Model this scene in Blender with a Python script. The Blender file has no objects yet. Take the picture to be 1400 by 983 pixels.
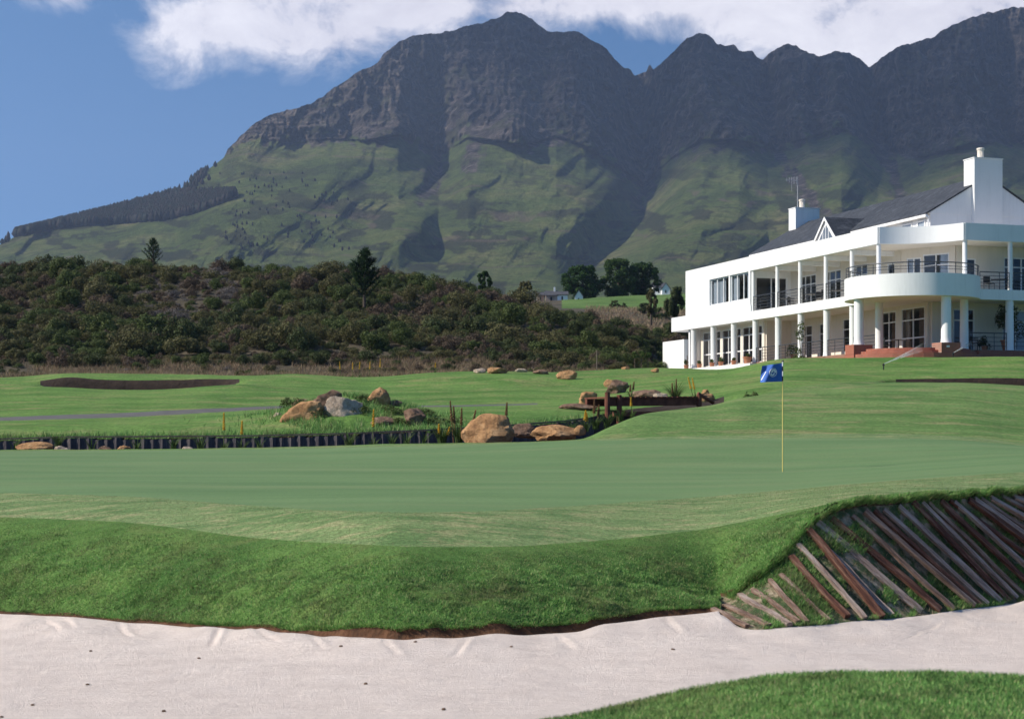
import bpy, math, random
import numpy as np
from mathutils import Vector, Matrix, noise as mnoise

random.seed(7)
R_ = np.random.default_rng(11)
F = 2200.0; HZ = 590.0; EYE = 0.8          # lens in photo pixels, horizon row, eye height
scene = bpy.context.scene
col = scene.collection

def W(px, py, Y):
    return Vector(((px-700)/F*Y, Y, EYE+(HZ-py)/F*Y))

# ------------------------------------------------------------------ object helpers
def tag(o, label=None, cat=None, group=None, kind=None):
    if label: o['label'] = label
    if cat: o['category'] = cat
    if group: o['group'] = group
    if kind: o['kind'] = kind
    return o

def link(name, me, mat=None, parent=None, loc=None):
    o = bpy.data.objects.new(name, me); col.objects.link(o)
    if me is not None and mat is not None:
        for m in (mat if isinstance(mat, (list, tuple)) else [mat]): me.materials.append(m)
    if loc is not None: o.location = loc
    if parent is not None: o.parent = parent
    return o

def empty(name, loc, rz=0):
    o = bpy.data.objects.new(name, None); col.objects.link(o)
    o.location = loc; o.rotation_euler = (0, 0, rz); o.empty_display_size = .3
    return o

def copy_tree(o, parent=None):
    c = o.copy(); col.objects.link(c)
    if parent is not None: c.parent = parent
    for ch in list(o.children): copy_tree(ch, c)
    return c

def npmesh(name, V, Fc, smooth=False, mats=None):
    """V (n,3), Fc (m,k) arrays -> mesh, fast"""
    V = np.asarray(V, dtype=np.float32); Fc = np.asarray(Fc, dtype=np.int32)
    me = bpy.data.meshes.new(name)
    k = Fc.shape[1]; m = len(Fc)
    me.vertices.add(len(V)); me.vertices.foreach_set('co', V.ravel())
    me.loops.add(m*k); me.loops.foreach_set('vertex_index', Fc.ravel())
    me.polygons.add(m)
    me.polygons.foreach_set('loop_start', np.arange(0, m*k, k, dtype=np.int32))
    if smooth: me.polygons.foreach_set('use_smooth', np.ones(m, dtype=bool))
    me.update(calc_edges=True)
    return me

class MB:
    def __init__(s, off=(0, 0, 0)): s.v = []; s.f = []; s.off = Vector(off)
    def add(s, vs, fs):
        n = len(s.v); s.v += [Vector(v)-s.off for v in vs]; s.f += [tuple(n+i for i in f) for f in fs]; return s
    def box(s, x0, x1, y0, y1, z0, z1):
        vs = [(x, y, z) for z in (z0, z1) for (x, y) in ((x0, y0), (x1, y0), (x1, y1), (x0, y1))]
        return s.add(vs, [(3, 2, 1, 0), (4, 5, 6, 7), (0, 1, 5, 4), (1, 2, 6, 5), (2, 3, 7, 6), (3, 0, 4, 7)])
    def prism(s, pts, z0, z1):
        n = len(pts)
        a = sum(pts[i][0]*pts[(i+1) % n][1]-pts[(i+1) % n][0]*pts[i][1] for i in range(n))
        if a < 0: pts = pts[::-1]
        vs = [(x, y, z0) for x, y in pts]+[(x, y, z1) for x, y in pts]
        return s.add(vs, [tuple(range(n))[::-1], tuple(range(n, 2*n))]+[(i, (i+1) % n, n+(i+1) % n, n+i) for i in range(n)])
    def seg(s, p0, p1, z0, z1, t, o=0.0):
        """upright slab along plan segment; o shifts the centre sideways (left of travel)"""
        d = Vector((p1[0]-p0[0], p1[1]-p0[1])); d.normalize(); n = Vector((-d.y, d.x))
        a = [Vector(p0)+n*(o-t/2), Vector(p1)+n*(o-t/2), Vector(p1)+n*(o+t/2), Vector(p0)+n*(o+t/2)]
        return s.prism([(q.x, q.y) for q in a], z0, z1)
    def strip(s, path, z0, z1, t, o=0.0):
        """wall following a plan polyline, mitred"""
        P = [Vector(p) for p in path]; n = len(P); L = []; Rr = []
        for i in range(n):
            d = (P[min(i+1, n-1)]-P[max(i-1, 0)]).normalized(); nn = Vector((-d.y, d.x))
            L.append(P[i]+nn*(o+t/2)); Rr.append(P[i]+nn*(o-t/2))
        vs = []
        for i in range(n):
            vs += [(L[i].x, L[i].y, z0), (Rr[i].x, Rr[i].y, z0), (Rr[i].x, Rr[i].y, z1), (L[i].x, L[i].y, z1)]
        fs = [(0, 1, 2, 3), (4*n-1, 4*n-2, 4*n-3, 4*n-4)]
        for i in range(n-1):
            a, b = 4*i, 4*i+4
            for k in range(4):
                k2 = (k+1) % 4
                fs.append((a+k, b+k, b+k2, a+k2))
        return s.add(vs, fs)
    def tube(s, p0, p1, r0, r1=None, n=8, cap=True):
        p0 = Vector(p0); p1 = Vector(p1); r1 = r0 if r1 is None else r1
        d = (p1-p0).normalized(); u = d.orthogonal().normalized(); w = d.cross(u)
        vs = []
        for p, r in ((p0, r0), (p1, r1)):
            for i in range(n):
                a = 2*math.pi*i/n; vs.append(p+u*(r*math.cos(a))+w*(r*math.sin(a)))
        fs = [(i, (i+1) % n, n+(i+1) % n, n+i) for i in range(n)]
        if cap: fs += [tuple(range(n))[::-1], tuple(range(n, 2*n))]
        return s.add(vs, fs)
    def poly(s, pts, radii, n=6):
        for i in range(len(pts)-1): s.tube(pts[i], pts[i+1], radii[i], radii[i+1], n)
        return s
    def lathe(s, c, prof, n=16):
        vs = []; m = len(prof)
        for r, z in prof:
            for i in range(n):
                a = 2*math.pi*i/n; vs.append((c[0]+r*math.cos(a), c[1]+r*math.sin(a), c[2]+z))
        fs = []
        for j in range(m-1):
            for i in range(n): fs.append((j*n+i, j*n+(i+1) % n, (j+1)*n+(i+1) % n, (j+1)*n+i))
        fs += [tuple(range(n))[::-1], tuple(range((m-1)*n, m*n))]
        return s.add(vs, fs)
    def mesh(s, name, smooth=None):
        me = bpy.data.meshes.new(name); me.from_pydata([tuple(v) for v in s.v], [], s.f); me.update()
        if smooth:
            me.polygons.foreach_set('use_smooth', [True]*len(me.polygons))
            me.set_sharp_from_angle(angle=math.radians(smooth))
        return me
    def build(s, name, mat, parent=None, loc=None, smooth=None):
        return link(name, s.mesh(name, smooth), mat, parent, loc)

# ------------------------------------------------------------------ noise (numpy)
def _h(ix, iy, seed):
    n = (ix.astype(np.int64)*374761393+iy.astype(np.int64)*668265263+seed*974634777) & 0xffffffff
    n = ((n ^ (n >> 13))*1274126177) & 0xffffffff
    return ((n ^ (n >> 16)) & 0xffff)/65535.0*2-1
def vn(x, y, seed=0):
    x = np.asarray(x, float); y = np.asarray(y, float); x, y = np.broadcast_arrays(x, y)
    ix = np.floor(x); iy = np.floor(y); fx = x-ix; fy = y-iy
    fx = fx*fx*fx*(fx*(fx*6-15)+10); fy = fy*fy*fy*(fy*(fy*6-15)+10)
    a = _h(ix, iy, seed); b = _h(ix+1, iy, seed); c = _h(ix, iy+1, seed); d = _h(ix+1, iy+1, seed)
    return (a*(1-fx)+b*fx)*(1-fy)+(c*(1-fx)+d*fx)*fy
def fbm(x, y, o=4, seed=0, g=.5, l=2.03):
    s = 0; a = 1; t = 0
    for i in range(o):
        s = s+a*vn(np.asarray(x)*l**i+17.3*i, np.asarray(y)*l**i-9.1*i, seed+i); t += a; a *= g
    return s/t
def ridged(x, y, o=4, seed=0, g=.5):
    s = 0; a = 1; t = 0
    for i in range(o):
        s = s+a*(1-2*np.abs(vn(np.asarray(x)*2.07**i+7.7*i, np.asarray(y)*2.07**i+3.1*i, seed+i))); t += a; a *= g
    return s/t
def sst(a, b, x):
    t = np.clip((np.asarray(x, float)-a)/(b-a), 0, 1); return t*t*(3-2*t)

# ------------------------------------------------------------------ materials
def lin(c):
    return tuple(((v/255)/12.92 if v/255 <= .04045 else ((v/255+.055)/1.055)**2.4) for v in c)
class NT:
    def __init__(s, name):
        s.m = bpy.data.materials.new(name); s.m.use_nodes = True
        s.t = s.m.node_tree; s.n = s.t.nodes; s.bsdf = s.n['Principled BSDF']; s.out = s.n['Material Output']
    def node(s, typ, **kw):
        x = s.n.new(typ)
        for k, v in kw.items():
            if k in x.inputs: x.inputs[k].default_value = v
            else: setattr(x, k, v)
        return x
    def l(s, a, b): s.t.links.new(a, b)
    def coord(s, scale=(1, 1, 1), rot=(0, 0, 0), kind='Object'):
        c = s.node('ShaderNodeTexCoord'); mp = s.node('ShaderNodeMapping')
        mp.inputs['Scale'].default_value = scale; mp.inputs['Rotation'].default_value = rot
        s.l(c.outputs[kind], mp.inputs['Vector']); return mp.outputs[0]
    def noise(s, vec, scale, detail=5, rough=.55, dist=0):
        x = s.node('ShaderNodeTexNoise'); x.inputs['Scale'].default_value = scale; x.inputs['Detail'].default_value = detail
        x.inputs['Roughness'].default_value = rough; x.inputs['Distortion'].default_value = dist
        s.l(vec, x.inputs['Vector']); return x.outputs['Fac']
    def ramp(s, fac, stops):
        r = s.node('ShaderNodeValToRGB'); e = r.color_ramp.elements
        while len(e) < len(stops): e.new(.5)
        for q, (p, c) in zip(e, stops): q.position = p; q.color = (*c[:3], 1) if len(c) >= 3 else (c[0],)*3+(1,)
        s.l(fac, r.inputs['Fac']); return r.outputs['Color']
    def mix(s, fac, a, b, mode='MIX'):
        x = s.node('ShaderNodeMix', data_type='RGBA', blend_type=mode)
        for sock, v in ((0, fac), (6, a), (7, b)):
            if hasattr(v, 'links'): s.l(v, x.inputs[sock])
            else: x.inputs[sock].default_value = v if sock == 0 else (*v[:3], 1)
        return x.outputs[2]
    def math(s, op, a, b=0.0, c=None):
        x = s.node('ShaderNodeMath', operation=op)
        for i, v in enumerate((a, b) if c is None else (a, b, c)):
            if hasattr(v, 'links'): s.l(v, x.inputs[i])
            else: x.inputs[i].default_value = v
        return x.outputs[0]
    def bump(s, h, strength=.5, dist=.05):
        b = s.node('ShaderNodeBump'); b.inputs['Strength'].default_value = strength; b.inputs['Distance'].default_value = dist
        s.l(h, b.inputs['Height']); s.l(b.outputs[0], s.bsdf.inputs['Normal']); return b
    def col(s, c):
        if hasattr(c, 'links'): s.l(c, s.bsdf.inputs['Base Color'])
        else: s.bsdf.inputs['Base Color'].default_value = (*c, 1)
    def set(s, **kw):
        for k, v in kw.items():
            s.bsdf.inputs[{'rough': 'Roughness', 'metal': 'Metallic', 'spec': 'Specular IOR Level'}[k]].default_value = v
        return s.m

def pmat(name, stops, scale=5, detail=6, rough=.8, bump=0, bscale=None, bdist=.02, spec=.3, stretch=(1, 1, 1), rot=(0, 0, 0), nr=.6, fine=0, fscale=60):
    t = NT(name); v = t.coord(stretch, rot)
    n = t.noise(v, scale, detail, nr); c = t.ramp(n, stops)
    if fine:
        f = t.noise(v, fscale, 4, .7); c = t.mix(fine, c, t.ramp(f, [(.3, (.25,)*3), (.7, (1.5,)*3)]), 'MULTIPLY')
    t.col(c)
    if bump: t.bump(t.noise(v, bscale or scale*3, 5, .65), bump, bdist)
    return t.set(rough=rough, spec=spec)

def turf(name, dark, mid, dry, big=.5, fine=30, dryamt=.6, bump=.5, bdist=.02, stretch=(1, 1, 1), fine_amt=.55):
    t = NT(name); v = t.coord(); vs = t.coord(stretch)
    c = t.ramp(t.noise(vs, big, 6, .6), [(.38, dark), (.56, mid)])
    d = t.ramp(t.noise(vs, big*1.9, 8, .72, .4), [(.50, (0, 0, 0)), (.68, (dryamt,)*3)])
    c = t.mix(d, c, dry)
    f = t.noise(v, fine, 5, .75)
    c = t.mix(fine_amt, c, t.ramp(f, [(.3, (.35,)*3), (.5, (.95,)*3), (.7, (1.55,)*3)]), 'MULTIPLY')
    t.col(c); t.bump(f, bump, bdist)
    return t.set(rough=.9, spec=.12)

M = {}
M['sand'] = (lambda: None)
def mk_sand():
    t = NT('bunker sand'); v = t.coord()
    a = t.noise(v, 3, 8, .7); b = t.noise(v, 55, 6, .8)
    c = t.ramp(a, [(.3, (.68, .575, .515)), (.7, (.79, .685, .62))])
    c = t.mix(.35, c, t.ramp(b, [(.3, (.62,)*3), (.6, (1.12,)*3)]), 'MULTIPLY')
    vo = t.node('ShaderNodeTexVoronoi'); vo.inputs['Scale'].default_value = 7; vo.inputs['Randomness'].default_value = 1
    t.l(v, vo.inputs['Vector'])
    sp = t.ramp(t.math('ADD', vo.outputs['Distance'], t.math('MULTIPLY', t.noise(v, 5, 2), .12)), [(.072, (1, 1, 1)), (.09, (0, 0, 0))])
    c = t.mix(sp, c, (.26, .19, .15))
    t.col(c)
    h = t.math('ADD', t.math('MULTIPLY', t.noise(t.coord((1, 2.5, 1), (0, 0, .3)), 5, 8, .72), 1.0), t.math('MULTIPLY', b, .55))
    t.bump(h, .8, .05); return t.set(rough=.95, spec=.1)
M['sand'] = mk_sand()
def mk_green():
    t = NT('putting green'); v = t.coord()
    c = t.ramp(t.noise(t.coord((.35, 1.6, 1)), .5, 6, .6), [(.3, (.095, .168, .062)), (.68, (.130, .208, .082))])
    w = t.node('ShaderNodeTexWave', bands_direction='Y'); w.inputs['Scale'].default_value = .22; w.inputs['Distortion'].default_value = .6
    t.l(t.coord((1, 1, 1), (0, 0, math.radians(4))), w.inputs['Vector'])
    c = t.mix(.06, c, t.ramp(w.outputs['Fac'], [(.35, (.85,)*3), (.65, (1.12,)*3)]), 'MULTIPLY')
    d = t.ramp(t.noise(t.coord((.25, 1.5, 1)), .45, 6, .65), [(.48, (0, 0, 0)), (.75, (.5,)*3)])
    c = t.mix(d, c, (.195, .225, .105))
    f = t.noise(v, 22, 6, .8)
    c = t.mix(.55, c, t.ramp(f, [(.3, (.6,)*3), (.7, (1.35,)*3)]), 'MULTIPLY')
    t.col(c); t.bump(f, .25, .01); return t.set(rough=.85, spec=.2)
M['green'] = mk_green()
M['collar'] = turf('collar turf', (.10, .17, .06), (.16, .225, .09), (.36, .31, .17), 2.2, 24, .8, .5, .015, (.5, 1.3, 1), .8)
M['rough'] = turf('rough turf', (.07, .15, .035), (.115, .21, .052), (.21, .19, .08), .8, 25, .4, .8, .04)
M['fairway'] = turf('fairway turf', (.075, .16, .032), (.125, .22, .052), (.27, .245, .105), .3, 7, .8, .9, .06, (.6, 1.2, 1), .8)
M['mound'] = turf('mound turf', (.085, .165, .042), (.135, .22, .065), (.28, .25, .12), .42, 10, .9, .8, .05, (.5, 1.2, 1), .8)
M['soil'] = pmat('cut soil', [(.3, (.035, .018, .010)), (.55, (.10, .045, .022)), (.75, (.17, .085, .045))], 6, 8, .95, .9, 14, .06)
M['shade_soil'] = pmat('shade dark bunker soil', [(.3, (.022, .014, .010)), (.7, (.05, .032, .022))], 2, 8, .95, .8, 6, .08)  # soil colour kept nearly black, the shade of the bunker faces is put into it
M['face'] = pmat('revetment soil', [(.36, (.045, .09, .028)), (.5, (.09, .12, .05)), (.58, (.30, .24, .16)), (.72, (.42, .36, .27))], 7, 9, .95, .9, 22, .05, fine=.5, fscale=60)
M['path'] = pmat('cart path asphalt', [(.3, (.085, .08, .075)), (.7, (.13, .122, .115))], 1.5, 8, .9, .3, 20, .01, fine=.3)
M['hill'] = pmat('hill soil', [(.3, (.035, .03, .018)), (.55, (.075, .06, .038)), (.78, (.17, .13, .085))], .35, 9, .95, .8, 2, .2)
M['lawn'] = turf('far lawn', (.07, .13, .03), (.11, .18, .05), (.2, .2, .08), .1, 2, .4, .3, .05)
M['plain'] = pmat('valley scrub', [(.3, (.035, .05, .02)), (.7, (.09, .10, .045))], .02, 10, .95)

def leafmat(name, cols, trans=.25, rough=.6):
    t = NT(name); g = t.node('ShaderNodeNewGeometry'); n = len(cols)
    st = [(i/(n-1) if n > 1 else 0, c) for i, c in enumerate(cols)]
    c = t.ramp(g.outputs['Random Per Island'], st)
    v = t.coord(); c = t.mix(.6, c, t.ramp(t.noise(v, 1.3, 4), [(.35, (.5,)*3), (.65, (1.15,)*3)]), 'MULTIPLY')
    t.col(c); t.set(rough=rough, spec=.08)
    tr = t.node('ShaderNodeBsdfTranslucent'); t.l(c, tr.inputs['Color'])
    mx = t.node('ShaderNodeMixShader'); mx.inputs[0].default_value = trans
    t.l(t.bsdf.outputs[0], mx.inputs[1]); t.l(tr.outputs[0], mx.inputs[2]); t.l(mx.outputs[0], t.out.inputs['Surface'])
    return t.m
def blademat():
    t = NT('grass blades'); g = t.node('ShaderNodeNewGeometry'); v = t.coord()
    c = t.ramp(g.outputs['Random Per Island'], [(0, (.06, .15, .035)), (.3, (.112, .25, .062)), (.6, (.16, .325, .09)), (.82, (.25, .39, .115)), (1, (.42, .37, .20))])
    c = t.mix(t.ramp(t.noise(v, 1.3, 7, .7), [(.5, (0, 0, 0)), (.66, (.65,)*3)]), c, (.17, .15, .075))
    c = t.mix(.8, c, t.ramp(t.noise(v, 6, 5, .7), [(.34, (.38,)*3), (.6, (1.4,)*3)]), 'MULTIPLY')
    t.col(c); t.set(rough=.6, spec=.2)
    tr = t.node('ShaderNodeBsdfTranslucent'); t.l(c, tr.inputs['Color']); mx = t.node('ShaderNodeMixShader'); mx.inputs[0].default_value = .3
    t.l(t.bsdf.outputs[0], mx.inputs[1]); t.l(tr.outputs[0], mx.inputs[2]); t.l(mx.outputs[0], t.out.inputs['Surface']); return t.m
M['blade'] = blademat()
M['blade_dry'] = leafmat('collar blades', [(.11, .20, .065), (.19, .25, .10), (.38, .33, .19), (.14, .23, .08), (.30, .29, .14)], .3)
M['leaf_dark'] = leafmat('dark shrub leaves', [(0.035, 0.053, 0.019), (0.067, 0.090, 0.033), (0.105, 0.128, 0.053), (0.061, 0.063, 0.030)])
M['leaf_olive'] = leafmat('olive shrub leaves', [(0.068, 0.070, 0.029), (0.120, 0.119, 0.047), (0.173, 0.162, 0.072), (0.090, 0.074, 0.039)])
M['leaf_green'] = leafmat('green shrub leaves', [(0.045, 0.069, 0.021), (0.083, 0.119, 0.033), (0.135, 0.163, 0.058), (0.068, 0.088, 0.029)])
M['leaf_grey'] = leafmat('grey shrub leaves', [(0.112, 0.096, 0.084), (0.188, 0.162, 0.150), (0.263, 0.234, 0.210), (0.088, 0.074, 0.066)])
M['leaf_brown'] = leafmat('brown shrub leaves', [(0.090, 0.061, 0.045), (0.135, 0.097, 0.070), (0.188, 0.138, 0.098), (0.075, 0.065, 0.039)])
M['dry_grass'] = leafmat('dry grass stems', [(.30, .22, .13), (.40, .31, .20), (.24, .14, .10), (.16, .17, .08)])
M['pine'] = leafmat('pine needles', [(.012, .03, .012), (.025, .05, .018), (.04, .075, .025)])
M['far_pine'] = leafmat('plantation needles', [(.006, .011, .006), (.01, .016, .008), (.018, .012, .009), (.024, .015, .01)], .05)
M['tree_leaf'] = leafmat('tree leaves', [(.018, .045, .012), (.03, .07, .018), (.05, .095, .025)])
M['tree_leaf2'] = leafmat('pale tree leaves', [(.03, .06, .018), (.055, .10, .028), (.08, .13, .04)])
M['reed'] = leafmat('strap leaves', [(.05, .10, .02), (.09, .15, .04), (.14, .18, .06), (.04, .08, .02)])
M['bark'] = pmat('bark', [(.3, (.05, .035, .025)), (.7, (.13, .10, .075))], 8, 6, .9, .5)
def mk_rock(name, a, b, c):
    t = NT(name); v = t.coord()
    cc = t.ramp(t.noise(v, 1.6, 9, .7, .5), [(.3, a), (.5, b), (.7, c)])
    cc = t.mix(.5, cc, t.ramp(t.noise(v, 14, 6, .7), [(.3, (.5,)*3), (.65, (1.35,)*3)]), 'MULTIPLY')
    t.col(cc); t.bump(t.noise(v, 5, 10, .72), .9, .12); return t.set(rough=.92, spec=.15)
M['rock'] = mk_rock('orange sandstone', (.20, .10, .05), (.42, .235, .11), (.55, .36, .20))
M['rock_grey'] = mk_rock('grey stone', (.22, .155, .105), (.46, .36, .275), (.60, .49, .39))
M['rock_dark'] = mk_rock('brown stone', (.09, .055, .04), (.20, .125, .085), (.34, .24, .17))
def mk_white(name, base, b=.12):
    t = NT(name); v = t.coord()
    c = t.ramp(t.noise(v, .7, 6, .6), [(.3, tuple(x*.94 for x in base)), (.7, base)])
    st = t.noise(t.coord((4, 4, .35)), 1.2, 6, .7)
    c = t.mix(.5, c, t.ramp(st, [(.25, (.8,)*3), (.5, (1.0,)*3)]), 'MULTIPLY')
    t.col(c); t.bump(t.noise(v, 30, 4, .6), b, .01); return t.set(rough=.75, spec=.25)
M['white'] = mk_white('white render', (.82, .82, .82))
M['cream'] = mk_white('cream render', (.76, .69, .60))
M['ceil'] = mk_white('ceiling plaster', (.76, .69, .61))
M['frame'] = pmat('white painted timber', [(.3, (.74, .74, .74)), (.7, (.80, .80, .80))], 3, 3, .45)
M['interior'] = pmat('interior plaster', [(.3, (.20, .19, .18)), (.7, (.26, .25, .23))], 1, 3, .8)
M['floor'] = pmat('terracotta tile', [(.3, (.22, .12, .08)), (.7, (.30, .18, .12))], 2, 3, .6)
M['metal'] = pmat('dark railing paint', [(.3, (.03, .035, .045)), (.7, (.055, .06, .07))], 3, 3, .4, spec=.5)
M['steel'] = pmat('galvanised steel', [(.3, (.4, .41, .43)), (.7, (.55, .56, .58))], 3, 3, .4)
def mk_brick():
    t = NT('red brick'); v = t.coord((1, 1, 1)); br = t.node('ShaderNodeTexBrick')
    mp = t.coord((1, 1, 1), (math.pi/2, 0, 0))
    br.inputs['Scale'].default_value = 4.5; br.inputs['Mortar Size'].default_value = .012
    br.inputs['Color1'].default_value = (.36, .105, .06, 1); br.inputs['Color2'].default_value = (.27, .075, .045, 1); br.inputs['Mortar'].default_value = (.33, .25, .2, 1)
    t.l(mp, br.inputs['Vector']); t.col(t.mix(.4, br.outputs['Color'], t.ramp(t.noise(v, 3, 5), [(.3, (.7,)*3), (.7, (1.2,)*3)]), 'MULTIPLY'))
    return t.set(rough=.85)
M['brick'] = mk_brick()
def mk_slate():
    t = NT('roof slate'); v = t.coord(); br = t.node('ShaderNodeTexBrick')
    br.inputs['Scale'].default_value = 3.0; br.inputs['Mortar Size'].default_value = .02; br.inputs['Row Height'].default_value = .3; br.inputs['Brick Width'].default_value = .45
    mp = t.coord((1, 1, 1), (0, 0, math.pi/2))
    br.inputs['Color1'].default_value = (.055, .060, .072, 1); br.inputs['Color2'].default_value = (.03, .034, .043, 1); br.inputs['Mortar'].default_value = (.02, .02, .025, 1)
    t.l(mp, br.inputs['Vector'])
    st = t.ramp(t.noise(t.coord((.7, 2.5, 1), (0, 0, .5)), 1.6, 8, .72), [(.48, (0, 0, 0)), (.68, (.8,)*3)])
    c = t.mix(st, br.outputs['Color'], (.125, .135, .155)); t.col(c); t.bump(br.outputs['Fac'], .5, .02)
    return t.set(rough=.7, spec=.25)
M['slate'] = mk_slate()
def mk_glass():
    t = NT('window glass'); tr = t.node('ShaderNodeBsdfTransparent'); tr.inputs[0].default_value = (.80, .83, .86, 1)
    gl = t.node('ShaderNodeBsdfGlossy'); gl.inputs['Roughness'].default_value = .02
    fr = t.node('ShaderNodeLayerWeight'); fr.inputs[0].default_value = .5
    f = t.math('MULTIPLY_ADD', t.math('POWER', fr.outputs['Facing'], 4.0), .6, .04)
    mx = t.node('ShaderNodeMixShader'); t.l(f, mx.inputs[0]); t.l(tr.outputs[0], mx.inputs[1]); t.l(gl.outputs[0], mx.inputs[2])
    t.l(mx.outputs[0], t.out.inputs['Surface']); return t.m
M['glass'] = mk_glass()
M['curtain'] = pmat('curtain cloth', [(.3, (.72, .74, .76)), (.7, (.82, .83, .84))], 3, 3, .9)
M['curtain_tan'] = pmat('tan curtain cloth', [(.3, (.36, .22, .14)), (.7, (.50, .33, .22))], 3, 3, .9)
M['terracotta'] = pmat('terracotta pot', [(.3, (.36, .14, .075)), (.7, (.48, .21, .12))], 6, 4, .8)
def timber(name, stops):
    return pmat(name, stops, 3.2, 10, .9, .9, 9, .03, stretch=(7, 7, .8), nr=.75, fine=.4, fscale=40)
M['tim_grey'] = timber('weathered grey timber', [(.34, (.09, .05, .035)), (.46, (.27, .19, .155)), (.62, (.46, .37, .32))])
M['tim_red'] = timber('dark red timber', [(.34, (.03, .010, .007)), (.5, (.11, .042, .026)), (.66, (.28, .16, .11))])
M['tim_brown'] = timber('brown timber', [(.34, (.07, .035, .022)), (.48, (.21, .13, .095)), (.64, (.38, .28, .22))])
M['logs'] = pmat('ditch wall timber', [(.3, (.04, .036, .042)), (.5, (.085, .075, .08)), (.75, (.16, .13, .12))], 3, 8, .9, .9, 8, .04, stretch=(3, 3, .4))
M['cap'] = pmat('wall coping timber', [(.3, (.09, .07, .055)), (.7, (.2, .16, .13))], 4, 6, .9)
M['bridge'] = pmat('bridge timber', [(.3, (.08, .026, .016)), (.7, (.20, .072, .042))], 4, 6, .8, .5)
M['pole'] = pmat('yellow pin', [(.3, (.62, .50, .14)), (.7, (.70, .58, .2))], 5, 2, .35)
M['black'] = pmat('black paint', [(.3, (.015,)*3), (.7, (.03,)*3)], 5, 2, .4)
M['stone_house'] = pmat('house stone', [(.3, (.28, .2, .15)), (.7, (.45, .36, .29))], 1, 6, .9)
M['dark_roof'] = pmat('dark roof', [(.3, (.05, .05, .06)), (.7, (.09, .09, .1))], 2, 4, .8)
M['flower_y'] = leafmat('yellow florets', [(.75, .45, .04), (.85, .6, .08), (.7, .3, .03)], .2)
M['flower_d'] = leafmat('spent florets', [(.22, .10, .05), (.30, .17, .08), (.14, .08, .04)], .2)
M['water_spray'] = None

# ------------------------------------------------------------------ rail lofted terrain
def pchip(Yk, Zk, Yq):
    """columns in last axis: Yk,Zk (K,U); Yq (Q,U)"""
    K, U = Yk.shape; h = np.diff(Yk, axis=0); d = np.diff(Zk, axis=0)/h
    m = np.zeros((K, U)); m[0] = d[0]; m[-1] = d[-1]
    w1 = 2*h[1:]+h[:-1]; w2 = h[1:]+2*h[:-1]
    same = d[:-1]*d[1:] > 0
    with np.errstate(divide='ignore', invalid='ignore'):
        hm = (w1+w2)/(w1/np.where(same, d[:-1], 1)+w2/np.where(same, d[1:], 1))
    m[1:-1] = np.where(same, hm, 0)
    idx = np.clip((Yq[:, None, :] >= Yk[None, :, :]).sum(1)-1, 0, K-2)
    g = lambda A: np.take_along_axis(A, idx, 0)
    y0 = g(Yk[:-1]); hh = g(h); t = (Yq-y0)/hh
    z0 = g(Zk[:-1]); z1 = g(Zk[1:]); m0 = g(m[:-1]); m1 = g(m[1:])
    return (2*t**3-3*t**2+1)*z0+(t**3-2*t**2+t)*hh*m0+(-2*t**3+3*t**2)*z1+(t**3-t**2)*hh*m1

def rail(knots):
    k = np.array(knots, float)   # px, Y, py
    return lambda u: (np.interp(u, k[:, 0], k[:, 1]), EYE+(HZ-np.interp(u, k[:, 0], k[:, 2]))/F*np.interp(u, k[:, 0], k[:, 1]))
def railz(knots):
    k = np.array(knots, float)
    return lambda u: (np.interp(u, k[:, 0], k[:, 1]), np.interp(u, k[:, 0], k[:, 2]))

E_ = rail([(-600, 19, 838), (0, 17, 843), (150, 16, 847), (300, 15, 857), (450, 13.9, 868), (550, 13.4, 872), (700, 13.6, 868), (800, 13.9, 860), (880, 14.3, 850), (940, 14.5, 840), (985, 14.6, 834),
           (1000, 14.2, 856), (1020, 13.7, 861), (1100, 13.9, 856), (1200, 14.6, 848), (1300, 15.5, 836), (1400, 16.5, 822), (1700, 19, 790), (2000, 20, 780)])
def Ew(u):
    Y, z = E_(u); w = fbm(u/45, u*0, 3, 5)*.05
    return Y, z+w*np.where(u < 985, 1, .4)
def soilh(u):
    return np.interp(u, [-600, 0, 150, 300, 420, 550, 800, 900, 970, 985, 1000, 2000], [.02, .03, .02, .03, .07, .085, .075, .055, .04, .03, .01, .01])
def R3(u):
    Y, z = Ew(u); return Y+.07, z+soilh(u)*(1+.3*fbm(u/16, u*0, 3, 21))
L4 = rail([(-600, 19.9, 765), (0, 17.9, 770), (150, 16.95, 778), (300, 15.9, 790), (450, 14.75, 798), (550, 14.2, 802), (700, 14.4, 800), (800, 14.75, 798), (880, 15.1, 799), (940, 15.35, 805), (985, 15.5, 815),
           (1000, 15.1, 815), (1040, 15.0, 790), (1070, 15.1, 765), (1090, 15.3, 742), (1110, 15.5, 718), (1150, 15.8, 700), (1200, 16.1, 691), (1300, 17, 682), (1400, 18, 675), (1700, 21, 660), (2000, 22, 655)])
def R4(u):
    Y, z = L4(u); return Y, z+np.where(u > 990, fbm(u/16, u*0, 3, 33)*.035, 0)
def R4b(u):
    Y, z = R4(u); Yd, zd = L5(u); return Y+.05, z+.05*(zd-z)/(Yd-Y)+.06*sst(985, 1030, u)
L5 = rail([(-600, 22, 700), (0, 19.5, 706), (200, 18.1, 716), (350, 16.8, 735), (450, 15.9, 743), (550, 15.3, 747), (700, 15.5, 746), (850, 16.3, 736), (950, 16.7, 724), (1050, 16.9, 708), (1100, 16.7, 697), (1150, 16.7, 686), (1200, 17.2, 680), (1300, 18.2, 673), (1400, 19.3, 666), (2000, 24, 650)])
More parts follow.
